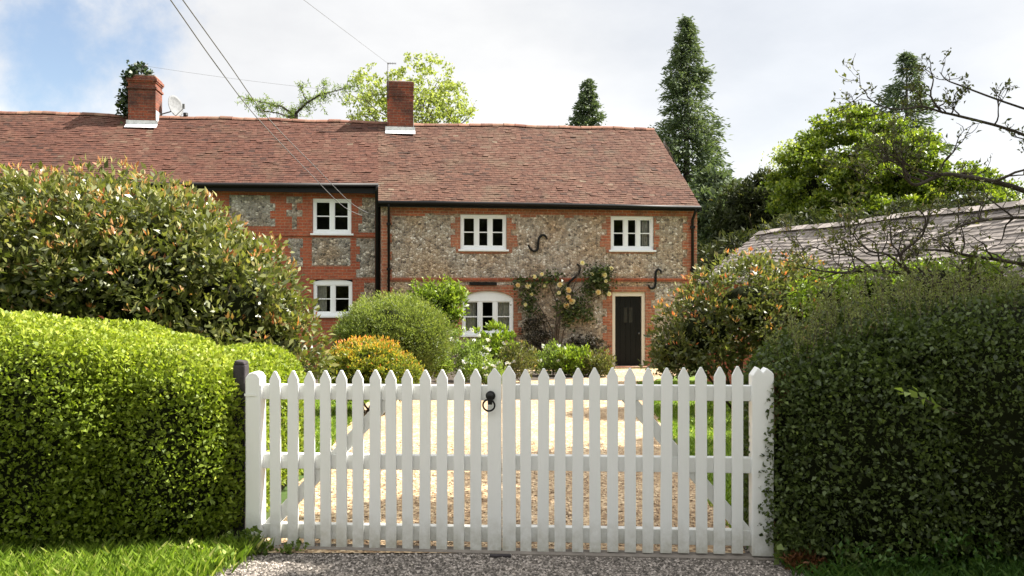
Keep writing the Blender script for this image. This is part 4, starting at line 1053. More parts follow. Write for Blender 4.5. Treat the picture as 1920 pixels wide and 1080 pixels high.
# big photinia on the left
shrub('photinia_shrub', G(330, 9.6), 'huge rounded shrub with glossy leaves and bronze-red tips behind the sunny clipped hedge',
      [E(215, 484, 9.6, 1.15, 1.1, 1.0), E(285, 530, 9.3, 1.24, 1.1, 1.04), E(445, 600, 9.2, .70, .9, .95), E(60, 484, 9.6, 1.3, 1.1, .95), E(525, 655, 9.3, .44, .6, .50), E(120, 560, 9.4, 1.5, 1.1, 1.0), E(362, 462, 9.5, .55, .6, .42)],
      M['photinia'], .088, .038, 1500, .20, 32, (.36, .17), .22, .10, 14, (.60, 1.0), leafkw=dict(ka=.7, kr=.7, ku=.35, fold=.15), core_s=.52)
# photinia on the right, greener and in half shade
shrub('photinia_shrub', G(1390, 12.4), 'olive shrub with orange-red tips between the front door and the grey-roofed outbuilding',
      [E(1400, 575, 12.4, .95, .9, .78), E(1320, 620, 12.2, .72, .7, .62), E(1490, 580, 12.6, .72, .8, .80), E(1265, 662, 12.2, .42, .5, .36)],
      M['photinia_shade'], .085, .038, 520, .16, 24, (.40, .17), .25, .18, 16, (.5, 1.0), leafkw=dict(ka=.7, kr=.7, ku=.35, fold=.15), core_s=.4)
def young(rt, ells, mat, n, L, W, k=7):
    pts, out, rel = clumps(ells, n, .05, k, (1.0, 1.08)); keep = out[:, 2] > -.25; pts, out = pts[keep], out[keep]
    fol('young_leaves', rt, mat, pts, out, L, W, .86 + .1 * rng.normal(size=len(pts)), ka=.7, kr=.5, ku=.7)
PH = [x for x in C.objects if x.name.startswith('photinia_shrub')]
young(PH[0], [E(215, 484, 9.6, 1.15, 1.1, 1.0), E(285, 530, 9.3, 1.24, 1.1, 1.04), E(445, 600, 9.2, .70, .9, .95), E(60, 484, 9.6, 1.3, 1.1, .95), E(525, 655, 9.3, .44, .6, .50), E(362, 462, 9.5, .55, .6, .42)], M['photinia'], 560, .070, .024)
young(PH[1], [E(1400, 575, 12.4, .95, .9, .78), E(1320, 620, 12.2, .72, .7, .62), E(1490, 580, 12.6, .72, .8, .80)], M['photinia_shade'], 210, .065, .024)
# round fine-leaved shrub
shrub('round_shrub', G(735, 15.2), 'rounded grey-green fine-leaved shrub in the middle bed in front of the downpipe',
      [E(735, 625, 15.2, .94, .85, .68), E(690, 640, 15.0, .62, .6, .5), E(790, 640, 15.2, .55, .6, .52)],
      M['hebe'], .052, .014, 1300, .12, 44, (.45, .22), .15, .45, 8, (.62, 1.04), leafkw=dict(ka=.9, kr=.5, ku=.4), core_s=.62)
shrub('upright_shrub', G(815, 18.6), 'bright lime-green upright leafy shrub against the wall left of the arched window',
      [E(818, 590, 18.6, .55, .5, .62), E(845, 570, 18.7, .28, .35, .40), E(790, 580, 18.6, .35, .4, .42)],
      M['bright'], .10, .045, 200, .16, 26, (.5, .22), .1, .15, 8, (.5, 1.02), leafkw=dict(ka=.6, kr=.7, ku=.5), core_s=.5)
o_ = [x for x in C.objects if x.name.startswith('upright_shrub')][0]
bp = [tuple(P(random.uniform(770, 866), random.uniform(545, 590), 18.6)) for i in range(60)]
shoots(o_, bp, .34, M['bright'], 16, .085, .03, tone0=.55, thick=.006)
shrub('spiraea_shrub', G(695, 12.2), 'low mounded shrub with orange and gold young leaves just behind the gate pickets',
      [E(690, 690, 12.2, .56, .5, .40), E(735, 705, 12.1, .40, .45, .34), E(645, 705, 12.1, .34, .4, .34)],
      M['spirea'], .045, .020, 650, .09, 36, (.36, .16), .3, .62, 8, (.6, 1.03), leafkw=dict(ka=.8, kr=.6, ku=.5), core_s=.5)
# perennials of the bed
beds = [(800, 15.6, 668, 44, 'herb', .075, .034, 'leafy pale green perennial right of the golden mounded shrub', 0, 34),
        (865, 16.6, 655, 50, 'herb', .065, .026, 'tall grey-green perennial covered in pale blue flowers below the arched window', 260, 42),
        (925, 17.6, 650, 42, 'bright', .10, .05, 'tall fresh green perennial in front of the arched window', 40, 46),
        (968, 17.3, 670, 38, 'olive', .07, .026, 'olive-green tufted perennial beside the tall fresh green one', 30, 36),
        (905, 16.2, 686, 46, 'herb', .06, .026, 'low spreading plant with pale blue flowers at the front edge of the bed', 200, 26),
        (1032, 19.0, 668, 34, 'herb', .065, .024, 'small grey-leaved plant with white-blue flowers below the climbing rose', 220, 30),
        (1072, 18.9, 672, 36, 'bright', .08, .04, 'bright green clump left of the front door bed end', 0, 34),
        (1118, 18.9, 678, 30, 'olive', .075, .03, 'yellowish green clump nearest the front door', 0, 28)]
for px, Y, py, hwid, mk, L, W, lab, nf, hh in beds:
    s = Y / F
    e = [E(px, py + 6, Y, hwid * s, .3, hh * s), E(px + hwid * .4, py + 14, Y - .1, hwid * .55 * s, .25, hh * .7 * s), E(px - hwid * .4, py + 14, Y, hwid * .55 * s, .25, hh * .7 * s)]
    rt = shrub('perennial', G(px, Y), lab, e, M[mk], L, W, 110, .10, 22, (.5, .22), .1, .15, 5, (.4, 1.05), 'plant', 'plants in the cottage bed', dict(ka=.6, kr=.6, ku=.7), .008)
    if nf:
        pts, out, rel = clumps(e, nf // 8 + 3, .03, 8, (.95, 1.12))
        for q0 in range(0, len(pts), 8):          # each flower head its own part
            if out[q0:q0 + 8, 2].mean() > -.1: fol('flower', rt, M['lavender'], pts[q0:q0 + 8], out[q0:q0 + 8], .055, .05, rng.random(8), ka=.4, kr=.7, ku=.8)

# climbing rose trained on the wall
rose = root('climbing_rose', hw_(hu(1045), -.18, GZH), 'apricot-flowered climbing rose on the flint wall between the arched window and the door', 'rose')
mb = MB(); leafp = []
def hpw(px, py, v): u, z = hp(px, py, v); return hw_(u, v, z)
canes = [[(1038, 690), (1034, 620), (1022, 590), (1000, 560), (985, 530), (975, 525)], [(1040, 690), (1042, 620), (1046, 570), (1030, 530), (1012, 520)], [(1040, 690), (1044, 610), (1062, 570), (1082, 545), (1100, 530), (1130, 518)],
         [(1044, 690), (1050, 600), (1070, 560), (1078, 530), (1088, 498)], [(1036, 690), (1024, 610), (1005, 585), (988, 570)], [(1044, 690), (1060, 620), (1085, 580), (1110, 560), (1140, 545)]]
for cn in canes:
    q = [hpw(x_ + random.uniform(-3, 3), y_, -.06 - random.uniform(0, .07)) for x_, y_ in cn]
    mb.tube([p - rose.location for p in q], [.022, .018, .014, .011, .008, .006][:len(q)], 6)
    for a_, b_ in zip(q[2:], q[3:]):
        for _ in range(5):
            p = a_.lerp(b_, random.random()); d = Vector((random.gauss(0, 1), random.gauss(0, .3) - .3, random.gauss(0, 1))).normalized(); mb.tube([p - rose.location, p + d * .18 - rose.location], [.005, .002], 4)
mb.build('cane', M['bark'], rose)
cl = [(975, 530, 15, 60), (1000, 535, 20, 110), (990, 560, 20, 110), (995, 583, 14, 60), (1022, 522, 18, 70), (1045, 520, 12, 40), (1115, 522, 22, 200), (1128, 515, 18, 130), (1104, 545, 14, 90), (1132, 540, 14, 70), (1078, 580, 22, 190), (1065, 598, 18, 110), (1100, 590, 18, 90), (1048, 575, 10, 30), (1140, 512, 10, 40), (1055, 545, 14, 50)]
lp = []
for x_, y_, r_, n_ in cl:
    for _ in range(int(n_ * 1.5)):
        lp.append(hpw(x_ + random.gauss(0, r_ * .55), y_ + random.gauss(0, r_ * .5), -.04 - abs(random.gauss(0, .14))))
lp = np.array([tuple(p) for p in lp]); fol('foliage', rose, M['rose_leaf'], lp, np.tile(np.array(-VA)[None], (len(lp), 1)), .085, .048, .42 + .26 * rng.normal(size=len(lp)), ka=.4, kr=.9)
def bloom(p, r_, tone):
    mb = MB()
    for ring, (rad, hgt, k_) in enumerate(((.25, .9, 3), (.55, .75, 5), (.95, .45, 6), (1.15, .1, 6))):
        for i in range(k_):
            th = 6.283 * i / k_ + ring * .6; c_, s_ = math.cos(th), math.sin(th); c2, s2 = math.cos(th + .75), math.sin(th + .75); c3_, s3 = math.cos(th - .75), math.sin(th - .75)
            B = Vector((0, 0, -.35)); 
            v = [B, Vector((c3_ * rad, s3 * rad, hgt * .75)), Vector((c_ * rad * 1.12, s_ * rad * 1.12, hgt)), Vector((c2 * rad, s2 * rad, hgt * .75))]
            mb.add([q * r_ for q in v], [(0, 1, 2, 3)], min(1, max(0, tone + (.15 if ring > 1 else -.15))))
    o = mb.build('bloom', M['petal'], rose); o.location = p - rose.location
    o.rotation_euler = (Vector((random.gauss(0, .3), -1, .3 + random.gauss(0, .3))).to_track_quat('Z', 'Y')).to_euler()
for x_, y_, r_, t_ in ((971, 535, 5, .4), (990, 536, 6, .8), (1050, 534, 6, .6), (1066, 544, 6, .35), (1066, 557, 5, .4), (1073, 566, 6.5, .6), (1062, 573, 6, .3), (1069, 562, 4, .2), (1122, 548, 5.5, .6), (1092, 493, 5, 1), (1133, 516, 6, .9), (1146, 503, 5, 1), (1110, 514, 4, 1), (1136, 527, 4, 1), (1048, 549, 4, .9), (997, 552, 4, .9), (985, 571, 4, 1), (1002, 519, 5, .9), (1016, 514, 4, .8), (1142, 551, 5, 1), (1021, 536, 3, 1)):
    bloom(hpw(x_, y_, -.24), r_ / 74.0 * .78, t_)
# dark shrubby growth at the foot of the rose
shrub('wall_shrub', hw_(hu(1010), -.35, GZH), 'dark brown-green straggly growth on the wall at the foot of the climbing rose',
      [((hw_(hu(1003), -.22, hz(628)))[:], (.42, .16, .55)), ((hw_(hu(1095), -.22, hz(655)))[:], (.55, .18, .32))], leaf_mat('dusky_leaves', [(0, (.014, .013, .008)), (.7, (.032, .028, .015)), (1, (.07, .06, .025))], .15), .06, .03, 170, .10, 18, (.45, .25), 0, .2, 10, (.2, 1.05), leafkw=dict(ka=.4, kr=.8, ku=.2), stem_r=.010, stemmat='bark_dark')

# ------------------------------------------------------------------ outbuilding with the pale slate roof
ob = empty('outbuilding', (5.38, 18.0, gz(18)), 0); tag(ob, 'low outbuilding with a pale stone-slate roof at the right behind the bare gnarled branches', 'outbuilding')
A = Vector((5.38, 18.0, 0)); B = Vector((7.95, 8.6, 0)); L_ = (B - A).length; du = (B - A).normalized(); dvv = Vector((du.y, -du.x, 0)); dvv = dvv if dvv.x < 0 else -dvv
ob.location = (A.x, A.y, 0); ang = math.atan2(du.y, du.x); ob.rotation_euler = (0, 0, ang)
# local frame: x along the ridge, y local = left of x; the eave side we see is local -y
def loc_(p): r_ = p - A; return Vector((r_.dot(du), r_.dot(Vector((-du.y, du.x, 0))), p.z))
sgn = 1 if dvv.dot(Vector((-du.y, du.x, 0))) > 0 else -1
ZRo, ZEo, WO = 2.80, 1.72, 1.5
r = np.random.default_rng(5); mb = MB()
rows = 17
for side in (sgn, -sgn):
    for k_ in range(rows):
        t0 = k_ / rows; t1 = min(1, (k_ + 1.25) / rows); x_ = -.12 - (k_ % 2) * .12
        while x_ < L_ + .1:
            w = r.uniform(.13, .27); j = r.uniform(-.03, .03) / rows * 2
            lift = r.uniform(.014, .03)
            S_ = lambda x__, t_, l_: Vector((x__, side * WO * (1 - t_), ZEo + (ZRo - ZEo) * t_ + l_ + .02 * math.sin(x__ * 1.9)))
            p0, p1, p2, p3 = S_(x_ + .004, t0 + j, lift), S_(x_ + w - .004, t0 + j, lift + r.uniform(-.01, .01)), S_(x_ + w - .004, t1, .006), S_(x_ + .004, t1, .006)
            th = Vector((0, 0, -.022)); fs = [(0, 1, 2, 3), (4, 5, 1, 0), (4, 0, 3), (5, 2, 1)]
            if side > 0: fs = [f[::-1] for f in fs]
            mb.add([p0, p1, p2, p3, p0 + th, p1 + th], fs, min(1, max(0, r.beta(2, 2)))); x_ += w
    mb.add([(-.1, side * (WO + .0), ZEo - .01), (L_, side * (WO + .0), ZEo - .01), (L_, 0, ZRo - .01), (-.1, 0, ZRo - .01)], [(0, 1, 2, 3)], .1)
orf = mb.build('roof', M['slate'], ob)
mb = MB(); x_ = -.15
while x_ < L_:
    mb.prism([(-.13, -.07), (0, .03), (.13, -.07), (.11, -.10), (0, -.01), (-.11, -.10)], 0, .44) if False else None
    zz = ZRo + .055 + .015 * math.sin(x_ * 1.9)
    mb.add([(x_, -.14, zz - .09), (x_, 0, zz), (x_, .14, zz - .09), (x_ + .44, -.14, zz - .09), (x_ + .44, 0, zz), (x_ + .44, .14, zz - .09)], [(0, 3, 4, 1), (1, 4, 5, 2), (0, 1, 2), (3, 5, 4)], .55 + .3 * math.sin(x_ * 7)); x_ += .445
mb.build('ridge_tiles', M['slate'], orf)
mb = MB(); ins = .18
mb.box(0, L_ - .1, -WO + ins, WO - ins, -.5, ZEo - .02)
mb.add([(-.001, -WO + ins, ZEo - .03), (-.001, WO - ins, ZEo - .03), (-.001, 0, ZRo - .05)], [(0, 2, 1)])
mb.build('wall', M['brick_dark'], ob)

# ------------------------------------------------------------------ trees
def limb(mb, pts, r0, r1, L0, n_=7):
    m_ = len(pts); mb.tube([Vector(p) - L0 for p in pts], [r0 + (r1 - r0) * i / (m_ - 1) for i in range(m_)], n_)
def conifer(loc, h, rad, label, name='conifer_tree', n_br=420, per=34, mat='conifer', L=.5, W=.16, bot=.05, power=.85, droop=.35, tone0=.42, group='conifers behind the cottages'):
    loc = Vector(loc); rt = root(name, loc, label, 'tree', group)
    mb = MB(); mb.tube([(0, 0, -.3), (0, 0, h * .5), (0, 0, h * .97)], [h * .018, h * .011, h * .002], 8); mb.build('trunk', M['bark_dark'], rt)
    t = bot + (1 - bot) * rng.random(n_br) ** 1.25; az = rng.random(n_br) * 6.283
    ln = rad * (1 - t) ** power * (.58 + .62 * rng.random(n_br)) * (1 + .16 * np.sin(t * 40 + az * 2)) + .04
    s = rng.random((n_br, per)) ** .55
    dr = droop * ln[:, None] * (s ** 1.6) - .25 * ln[:, None] * s * (t[:, None] > .75)
    x_ = np.cos(az)[:, None] * ln[:, None] * s; y_ = np.sin(az)[:, None] * ln[:, None] * s; z_ = t[:, None] * h - dr
    pts = np.stack([x_, y_, z_], 2).reshape(-1, 3) + rng.normal(size=(n_br * per, 3)) * np.array([[.16, .16, .10]]) * (rad / 3.0) * (1.1 - np.repeat(t, per)[:, None] * .6)
    out = np.repeat(np.stack([np.cos(az), np.sin(az), np.full_like(az, -.25)], 1), per, 0)
    tn = tone0 + .2 * rng.normal(size=len(pts)) + .15 * (s.ravel() - .5) + .12 * np.repeat(np.sin(az * 3 + t * 25), per)
    sz_ = (1.1 - .65 * np.repeat(t, per))[:, None]; V = leaf_quads(pts, norm(out), L * sz_, W * sz_, ka=.9, kr=.55, ku=.1, fold=.1); quads('foliage', V, np.clip(tn, 0, 1), M[mat], rt)
    return rt
conifer(G(1287, 46), P(1275, 36, 46).z - gz(46), 4.5, 'very tall narrow dark conifer rising behind the right end of the cottage', n_br=760, per=52, L=.42, W=.13, power=.85, tone0=.5)
conifer(G(1103, 62), P(1103, 150, 62).z - gz(62), 3.3, 'small dark conical conifer showing just above the middle of the cottage ridge', n_br=900, per=46, L=.46, W=.17, power=.62)
conifer(G(1700, 42), P(1694, 102, 42).z - gz(42), 3.9, 'dark conifer behind the round bright green tree at the far right', n_br=460, per=40, L=.42, W=.13, power=.7, tone0=.35)
# ivy and stems on the left chimney
iv = root('ivy', hw_(a1 - .05, vf1 + .2, zt1 - .9), 'dark ivy climbing the left chimney and sprouting from its top', 'ivy')
lp = []
for cu, cv, cz, r_, n_ in ((a1 + .10, .1, zt1 + .10, .12, 120), (a1 + .22, .2, zt1 + .22, .09, 60), (a1 - .06, .3, zt1 - .02, .10, 90), (a1 - .12, .35, zt1 - .5, .16, 190), (a1 - .18, .3, zt1 - .75, .13, 120), (a1 - .08, .35, zt1 - .95, .15, 140), (a1 + .05, .15, zt1 + .02, .12, 60), (a1 + .45, .2, zt1 + .08, .12, 50), (a1 + .33, .2, zt1 + .22, .08, 30), (a1 - .08, .3, zt1 - .25, .08, 60)):
    for _ in range(n_): lp.append(hw_(cu + random.gauss(0, r_ * .6), vf1 + cv + random.gauss(0, .12), cz + random.gauss(0, r_ * .6)))
lp = np.array([tuple(p) for p in lp]); fol('foliage', iv, M['ivy'], lp, norm(np.tile(np.array([[-.3, -.8, .3]]), (len(lp), 1))), .10, .085, .45 + .25 * rng.normal(size=len(lp)), ka=.4, kr=.9)
mb = MB(); L0 = iv.location; limb(mb, [hw_(a1 - .05, vf1 + .35, zt1 - 1.4), hw_(a1 - .10, vf1 + .3, zt1 - .6), hw_(a1 - .04, vf1 + .25, zt1 + .1)], .03, .012, L0); mb.build('stem', M['bark_dark'], iv)

def branch_tree(rt, mb, p, d, r_, ln, depth, lp, gnarl=.35, up=.15, ratio=.72, kids=(2, 3), minr=.006):
    """a limb that forks into smaller ones; leaf points gather on the last generations"""
    L0 = rt.location; n_ = 5; pts = [p]; dd = Vector(d).normalized()
    for i in range(n_):
        dd = (dd + Vector((random.gauss(0, gnarl), random.gauss(0, gnarl), random.gauss(0, gnarl) + up)) * .45).normalized(); pts.append(pts[-1] + dd * ln / n_)
    r1 = max(minr * .6, r_ * ratio * .8); mb.tube([q - L0 for q in pts], [r_ + (r1 - r_) * i / n_ for i in range(n_ + 1)], 6 if depth > 1 else 4, cap=depth == 0)
    if depth <= 1: lp.extend((q, dd) for q in pts[2:])
    if depth == 0: return
    for k_ in range(random.randint(*kids)):
        q = pts[random.randint(2, n_)] if k_ else pts[-1]
        nd = (dd + Vector((random.gauss(0, .7), random.gauss(0, .7), random.gauss(0, .55) + up * .5))).normalized()
        branch_tree(rt, mb, q, nd, r1, ln * random.uniform(.6, .85), depth - 1, lp, gnarl, up, ratio, kids, minr)
# airy spring tree behind the middle chimney
tr = root('broadleaf_tree', G(775, 36), 'airy spring tree with light green young leaves behind the middle chimney', 'tree')
mb = MB(); lp = []; base = G(775, 36)
limb(mb, [base, base + Vector((.1, 0, 3)), base + Vector((0, 0, 5.6))], .22, .16, tr.location, 8)
for i in range(13):
    a_ = 6.28 * i / 13; branch_tree(tr, mb, base + Vector((0, 0, random.uniform(5.0, 6.2))), (math.cos(a_) * .62, math.sin(a_) * .5, 1), .09, random.uniform(1.7, 2.1), 3, lp, .22, .16, .7, (2, 3), .012)
mb.build('trunk', M['bark'], tr)
cen = P(772, 190, 36); LP = np.array([tuple(p) for p, d in lp]); 
pts = np.repeat(LP, 4, 0) + rng.normal(size=(len(LP) * 4, 3)) * .16
rr_ = ((pts[:, 0] - cen.x) / 2.85) ** 2 + ((pts[:, 1] - 36) / 3.0) ** 2 + ((pts[:, 2] - cen.z) / 2.0) ** 2; pts = pts[(rr_ < 1.0)]
e = [E(700, 165, 36, 1.0, 1.5, .9), E(790, 150, 36, 1.5, 1.6, 1.05), E(850, 195, 36, .95, 1.4, .9), E(680, 205, 36, .9, 1.2, .75), E(775, 200, 36, 1.8, 1.5, .9)]
p2, o2, _ = clumps(e, 270, .20, 22, (.45, 1.0)); pts = np.concatenate([pts, p2])
print('spring leaves', len(pts))
fol('foliage', tr, M['spring'], pts, rdir(len(pts)), .14, .08, .62 + .24 * rng.normal(size=len(pts)), ka=.2, kr=1)
# larch
la = root('larch_tree', G(556, 30), 'larch with one drooping feathery green branch reaching over the left cottage ridge', 'tree')
mb = MB(); base = G(556, 30); lp = []
limb(mb, [base, base + Vector((.1, 0, 3.5)), P(553, 250, 30), P(556, 212, 30)], .2, .05, la.location, 8)
def larch_limb(px, r0, nd, spread, hang):
    q = [P(x_, y_, 30 + random.uniform(-.3, .3)) for x_, y_ in px]; limb(mb, q, r0, .008, la.location, 6)
    for _ in range(nd):
        i = random.randrange(len(q) - 1); p = q[i].lerp(q[i + 1], random.random()); d = Vector((random.gauss(.1, .6), random.gauss(0, .5), random.gauss(.05, .5) - hang)).normalized(); ln = random.uniform(.2, .75) * spread
        tip = p + d * ln + Vector((0, 0, -.1 * ln)); mb.tube([p - la.location, tip - la.location], [.008, .003], 4)
        for k_ in range(int(10 + 22 * ln)):
            lp.append(p.lerp(tip, random.random() ** .7))
    for k_ in range(40): lp.append(q[-1].lerp(q[-2], random.random()))
larch_limb([(553, 214), (575, 193), (600, 178), (630, 170), (672, 160)], .05, 48, .9, .12)
larch_limb([(553, 218), (530, 200), (510, 195), (485, 190), (460, 184)], .04, 44, .85, .05)
larch_limb([(553, 222), (520, 212), (495, 208), (480, 200)], .03, 22, .7, 0)
larch_limb([(575, 193), (567, 172), (561, 155)], .02, 12, .5, 0); larch_limb([(605, 178), (607, 165), (608, 152)], .015, 8, .5, 0)
for x0, y0, x1, y1 in ((596, 185, 614, 216), (632, 175, 650, 200), (640, 172, 655, 196)):
    a_, b_ = P(x0, y0, 30), P(x1, y1, 30); mb.tube([a_ - la.location, b_ - la.location], [.01, .004], 4)
    for k_ in range(34): lp.append(a_.lerp(b_, random.random()))
mb.build('trunk', M['bark_dark'], la)
lp = np.array([tuple(p) for p in lp]); lp = lp + rng.normal(size=lp.shape) * .035
fol('foliage', la, M['larch'], lp, rdir(len(lp)), .12, .028, .5 + .25 * rng.normal(size=len(lp)), ka=.3, kr=1, ku=0)

# round bright maple on the right: tiers of leaf pads
mp_ = root('maple_tree', G(1600, 28), 'round dense bright lime-green maple in the sun behind the outbuilding', 'tree')
base = G(1600, 28); e = [E(1605, 330, 28, 2.35, 2.2, 2.15), E(1520, 360, 27.5, 1.25, 1.4, 1.5), E(1690, 340, 27.5, 1.35, 1.5, 1.7), E(1610, 420, 27, 2.3, 1.8, 1.2), E(1800, 400, 27.5, 1.8, 1.6, 1.6)]
pts, out, rel = clumps(e, 1000, .34, 100, (.62, 1.02), .40)
tn = .55 + .2 * rng.normal(size=len(pts)) + .5 * (rel - .7)  # pad tops lightened and gaps darkened: highlights put into the leaf tone
fol('foliage', mp_, M['maple'], pts, out, .115, .075, tn, ka=.4, kr=.55, ku=.1)
for e_ in e: core_local(mp_, e_[0], e_[1], 2, .34, .05, 3)
mb = MB(); limb(mb, [base, base + Vector((0, 0, 2)), base + Vector((.2, 0, 4.5))], .22, .12, mp_.location, 8); lp = []
for i in range(8): branch_tree(mp_, mb, base + Vector((0, 0, 2.5)), (math.cos(i * .8), math.sin(i * .8), .9), .08, 1.6, 2, lp, .25, .1)
mb.build('trunk', M['bark_dark'], mp_)
# dark yews and a pale thin tree between
def blob_tree(name, px, Y, ells, mat, label, L, W, ncl, rc, per, tone, cs=.7, cat='tree', shell=(.6, 1.03), squash=.7, trunk=.15, kw=None):
    rt = root(name, G(px, Y), label, cat); pts, out, rel = clumps(ells, ncl, rc, per, shell, squash, gz(Y) + .1)
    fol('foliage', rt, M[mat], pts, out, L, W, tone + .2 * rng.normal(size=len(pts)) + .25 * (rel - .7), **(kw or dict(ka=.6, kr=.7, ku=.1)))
    if cs:
        for e_ in ells: core_local(rt, e_[0], e_[1], 2, cs, .05, 3)
    mb = MB(); b_ = G(px, Y); top = Vector(ells[0][0]); limb(mb, [b_, b_.lerp(top, .5), top], trunk, trunk * .5, rt.location, 8); mb.build('trunk', M['bark_dark'], rt)
    return rt
blob_tree('yew_tree', 1440, 32, [E(1440, 430, 32, 1.5, 1.4, 2.1), E(1395, 440, 32, 1.2, 1.2, 1.9), E(1490, 440, 31.5, 1.2, 1.2, 2.0), E(1425, 390, 32, .9, 1.0, 1.2)], 'yew', 'dark brownish yew between the tall conifer and the bright maple', .26, .07, 680, .28, 34, .42, .72)
blob_tree('conifer_bush', 1345, 36, [E(1350, 445, 36, 1.3, 1.4, 2.2), E(1340, 390, 37, 1.0, 1.1, 1.6)], 'conifer', 'shaggy green evergreen directly right of the cottage gable under the tall conifer', .34, .14, 380, .38, 36, .55, .6, 'tree')
blob_tree('yew_tree', 1560, 24, [E(1560, 470, 24, 2.6, 1.4, 1.1), E(1400, 500, 24, 1.5, 1.2, .85), E(1720, 460, 24, 1.9, 1.4, 1.2), E(1850, 450, 24, 1.9, 1.4, 1.2)], 'yew', 'low dark evergreen mass under the maple just behind the outbuilding ridge', .2, .06, 620, .26, 34, .40, .75, 'tree')
blob_tree('pale_tree', 1468, 44, [E(1470, 290, 44, .7, .8, .8), E(1455, 330, 44, .9, .9, .9), E(1490, 320, 44, .6, .7, .9)], 'spring', 'thin pale yellow-green tree peeping out left of the round maple', .16, .09, 60, .35, 16, .7, 0, 'tree', (.4, 1.0))
blob_tree('laurel_shrub', 1700, 10.8, [E(1570, 560, 11.2, .6, .4, .36), E(1660, 545, 10.9, .6, .4, .36), E(1760, 540, 10.6, .6, .4, .38), E(1860, 540, 10.4, .6, .4, .40)], 'bright', 'sunlit yellow-green bush below the outbuilding eaves seen through the bare branches', .06, .03, 380, .10, 26, .45, .5, 'shrub', trunk=.04)

# gnarled tree on the right, bare but for its first leaves
gt = root('gnarled_tree', G(2040, 9.4), 'gnarled dark tree with bare twisting branches reaching in from the right edge', 'tree')
mb = MB(); lp = []; TB = G(2040, 9.4)
limb(mb, [TB, P(2038, 700, 9.4), P(2028, 600, 9.35), P(2032, 480, 9.4), P(2020, 380, 9.4), P(2005, 290, 9.4), P(1998, 200, 9.4)], .15, .06, gt.location, 10)
def bough(px, r0, r1, Y0, Y1, kids, kl, depth=1):
    m_ = len(px); q = [P(x_, y_, Y0 + (Y1 - Y0) * i / (m_ - 1)) for i, (x_, y_) in enumerate(px)]
    # smooth
    s = []
    for i in range(m_ - 1):
        p0, p1, p2, p3 = q[max(i - 1, 0)], q[i], q[i + 1], q[min(i + 2, m_ - 1)]
        for t in (0, .33, .66): s.append(.5 * (2 * p1 + (p2 - p0) * t + (2 * p0 - 5 * p1 + 4 * p2 - p3) * t * t + (3 * p1 - p0 - 3 * p2 + p3) * t ** 3))
    s.append(q[-1]); limb(mb, s, r0 * .72, r1 * .8, gt.location, 7)
    for _ in range(kids):
        i = random.randrange(1, len(s)); rr = r0 + (r1 - r0) * i / len(s)
        d = Vector((random.gauss(-.3, .7), random.gauss(0, .6), random.gauss(.35, .6)))
        branch_tree(gt, mb, s[i], d, max(.005, rr * .45), kl * random.uniform(.5, 1.1), depth, lp, .5, .08, .7, (2, 3), .004)
bough([(2030, 580), (1900, 552), (1800, 540), (1760, 535), (1710, 520), (1690, 512), (1640, 508), (1590, 512), (1540, 508), (1500, 500)], .055, .008, 9.4, 9.0, 22, .38, 2)
bough([(1705, 512), (1688, 480), (1712, 456), (1730, 440), (1735, 410), (1720, 390)], .030, .008, 9.2, 9.0, 9, .35, 2)
bough([(1705, 512), (1665, 478), (1630, 470), (1600, 440), (1612, 420)], .022, .006, 9.2, 9.3, 10, .32, 2)
bough([(1640, 508), (1600, 480), (1560, 476), (1520, 462), (1505, 470)], .018, .005, 9.1, 9.2, 10, .3, 2)
bough([(2020, 400), (1900, 350), (1800, 330), (1765, 328), (1720, 347), (1700, 335), (1690, 305), (1670, 290)], .045, .010, 9.4, 9.0, 12, .36, 2)
bough([(1765, 328), (1720, 318), (1680, 300), (1640, 310), (1610, 340)], .020, .006, 9.2, 9.4, 10, .34, 2)
bough([(2005, 290), (1900, 245), (1800, 218), (1765, 210), (1730, 200), (1690, 205), (1655, 200), (1630, 185), (1622, 170)], .026, .004, 9.4, 9.1, 20, .24, 2)
bough([(1765, 210), (1745, 180), (1750, 150), (1742, 125)], .018, .005, 9.3, 9.2, 7, .22, 1)
bough([(2000, 230), (1880, 190), (1800, 160), (1775, 150), (1762, 135)], .02, .005, 9.4, 9.2, 7, .25, 1)
bough([(2030, 520), (1900, 492), (1820, 480), (1770, 470), (1720, 470), (1690, 490)], .035, .008, 9.4, 9.6, 12, .36, 2)
bough([(2022, 410), (1900, 408), (1810, 420), (1780, 440), (1750, 445)], .03, .006, 9.4, 8.9, 10, .34, 2)
bough([(2030, 640), (1900, 590), (1820, 570), (1760, 556), (1700, 556), (1650, 550)], .03, .006, 9.4, 9.0, 8, .3, 1)
mb.build('trunk', M['bark_dark'], gt)
LP = np.array([tuple(p) for p, d in lp]); k = rng.random(len(LP)) < .55; LP = LP[k]; LP = LP + rng.normal(size=LP.shape) * .02
hi = LP[:, 2] > 3.0
fol('foliage', gt, M['olive'], LP, rdir(len(LP)), .055, .026, np.where(hi, .2, .55) + .2 * rng.normal(size=len(LP)), ka=.3, kr=.8, ku=.5)

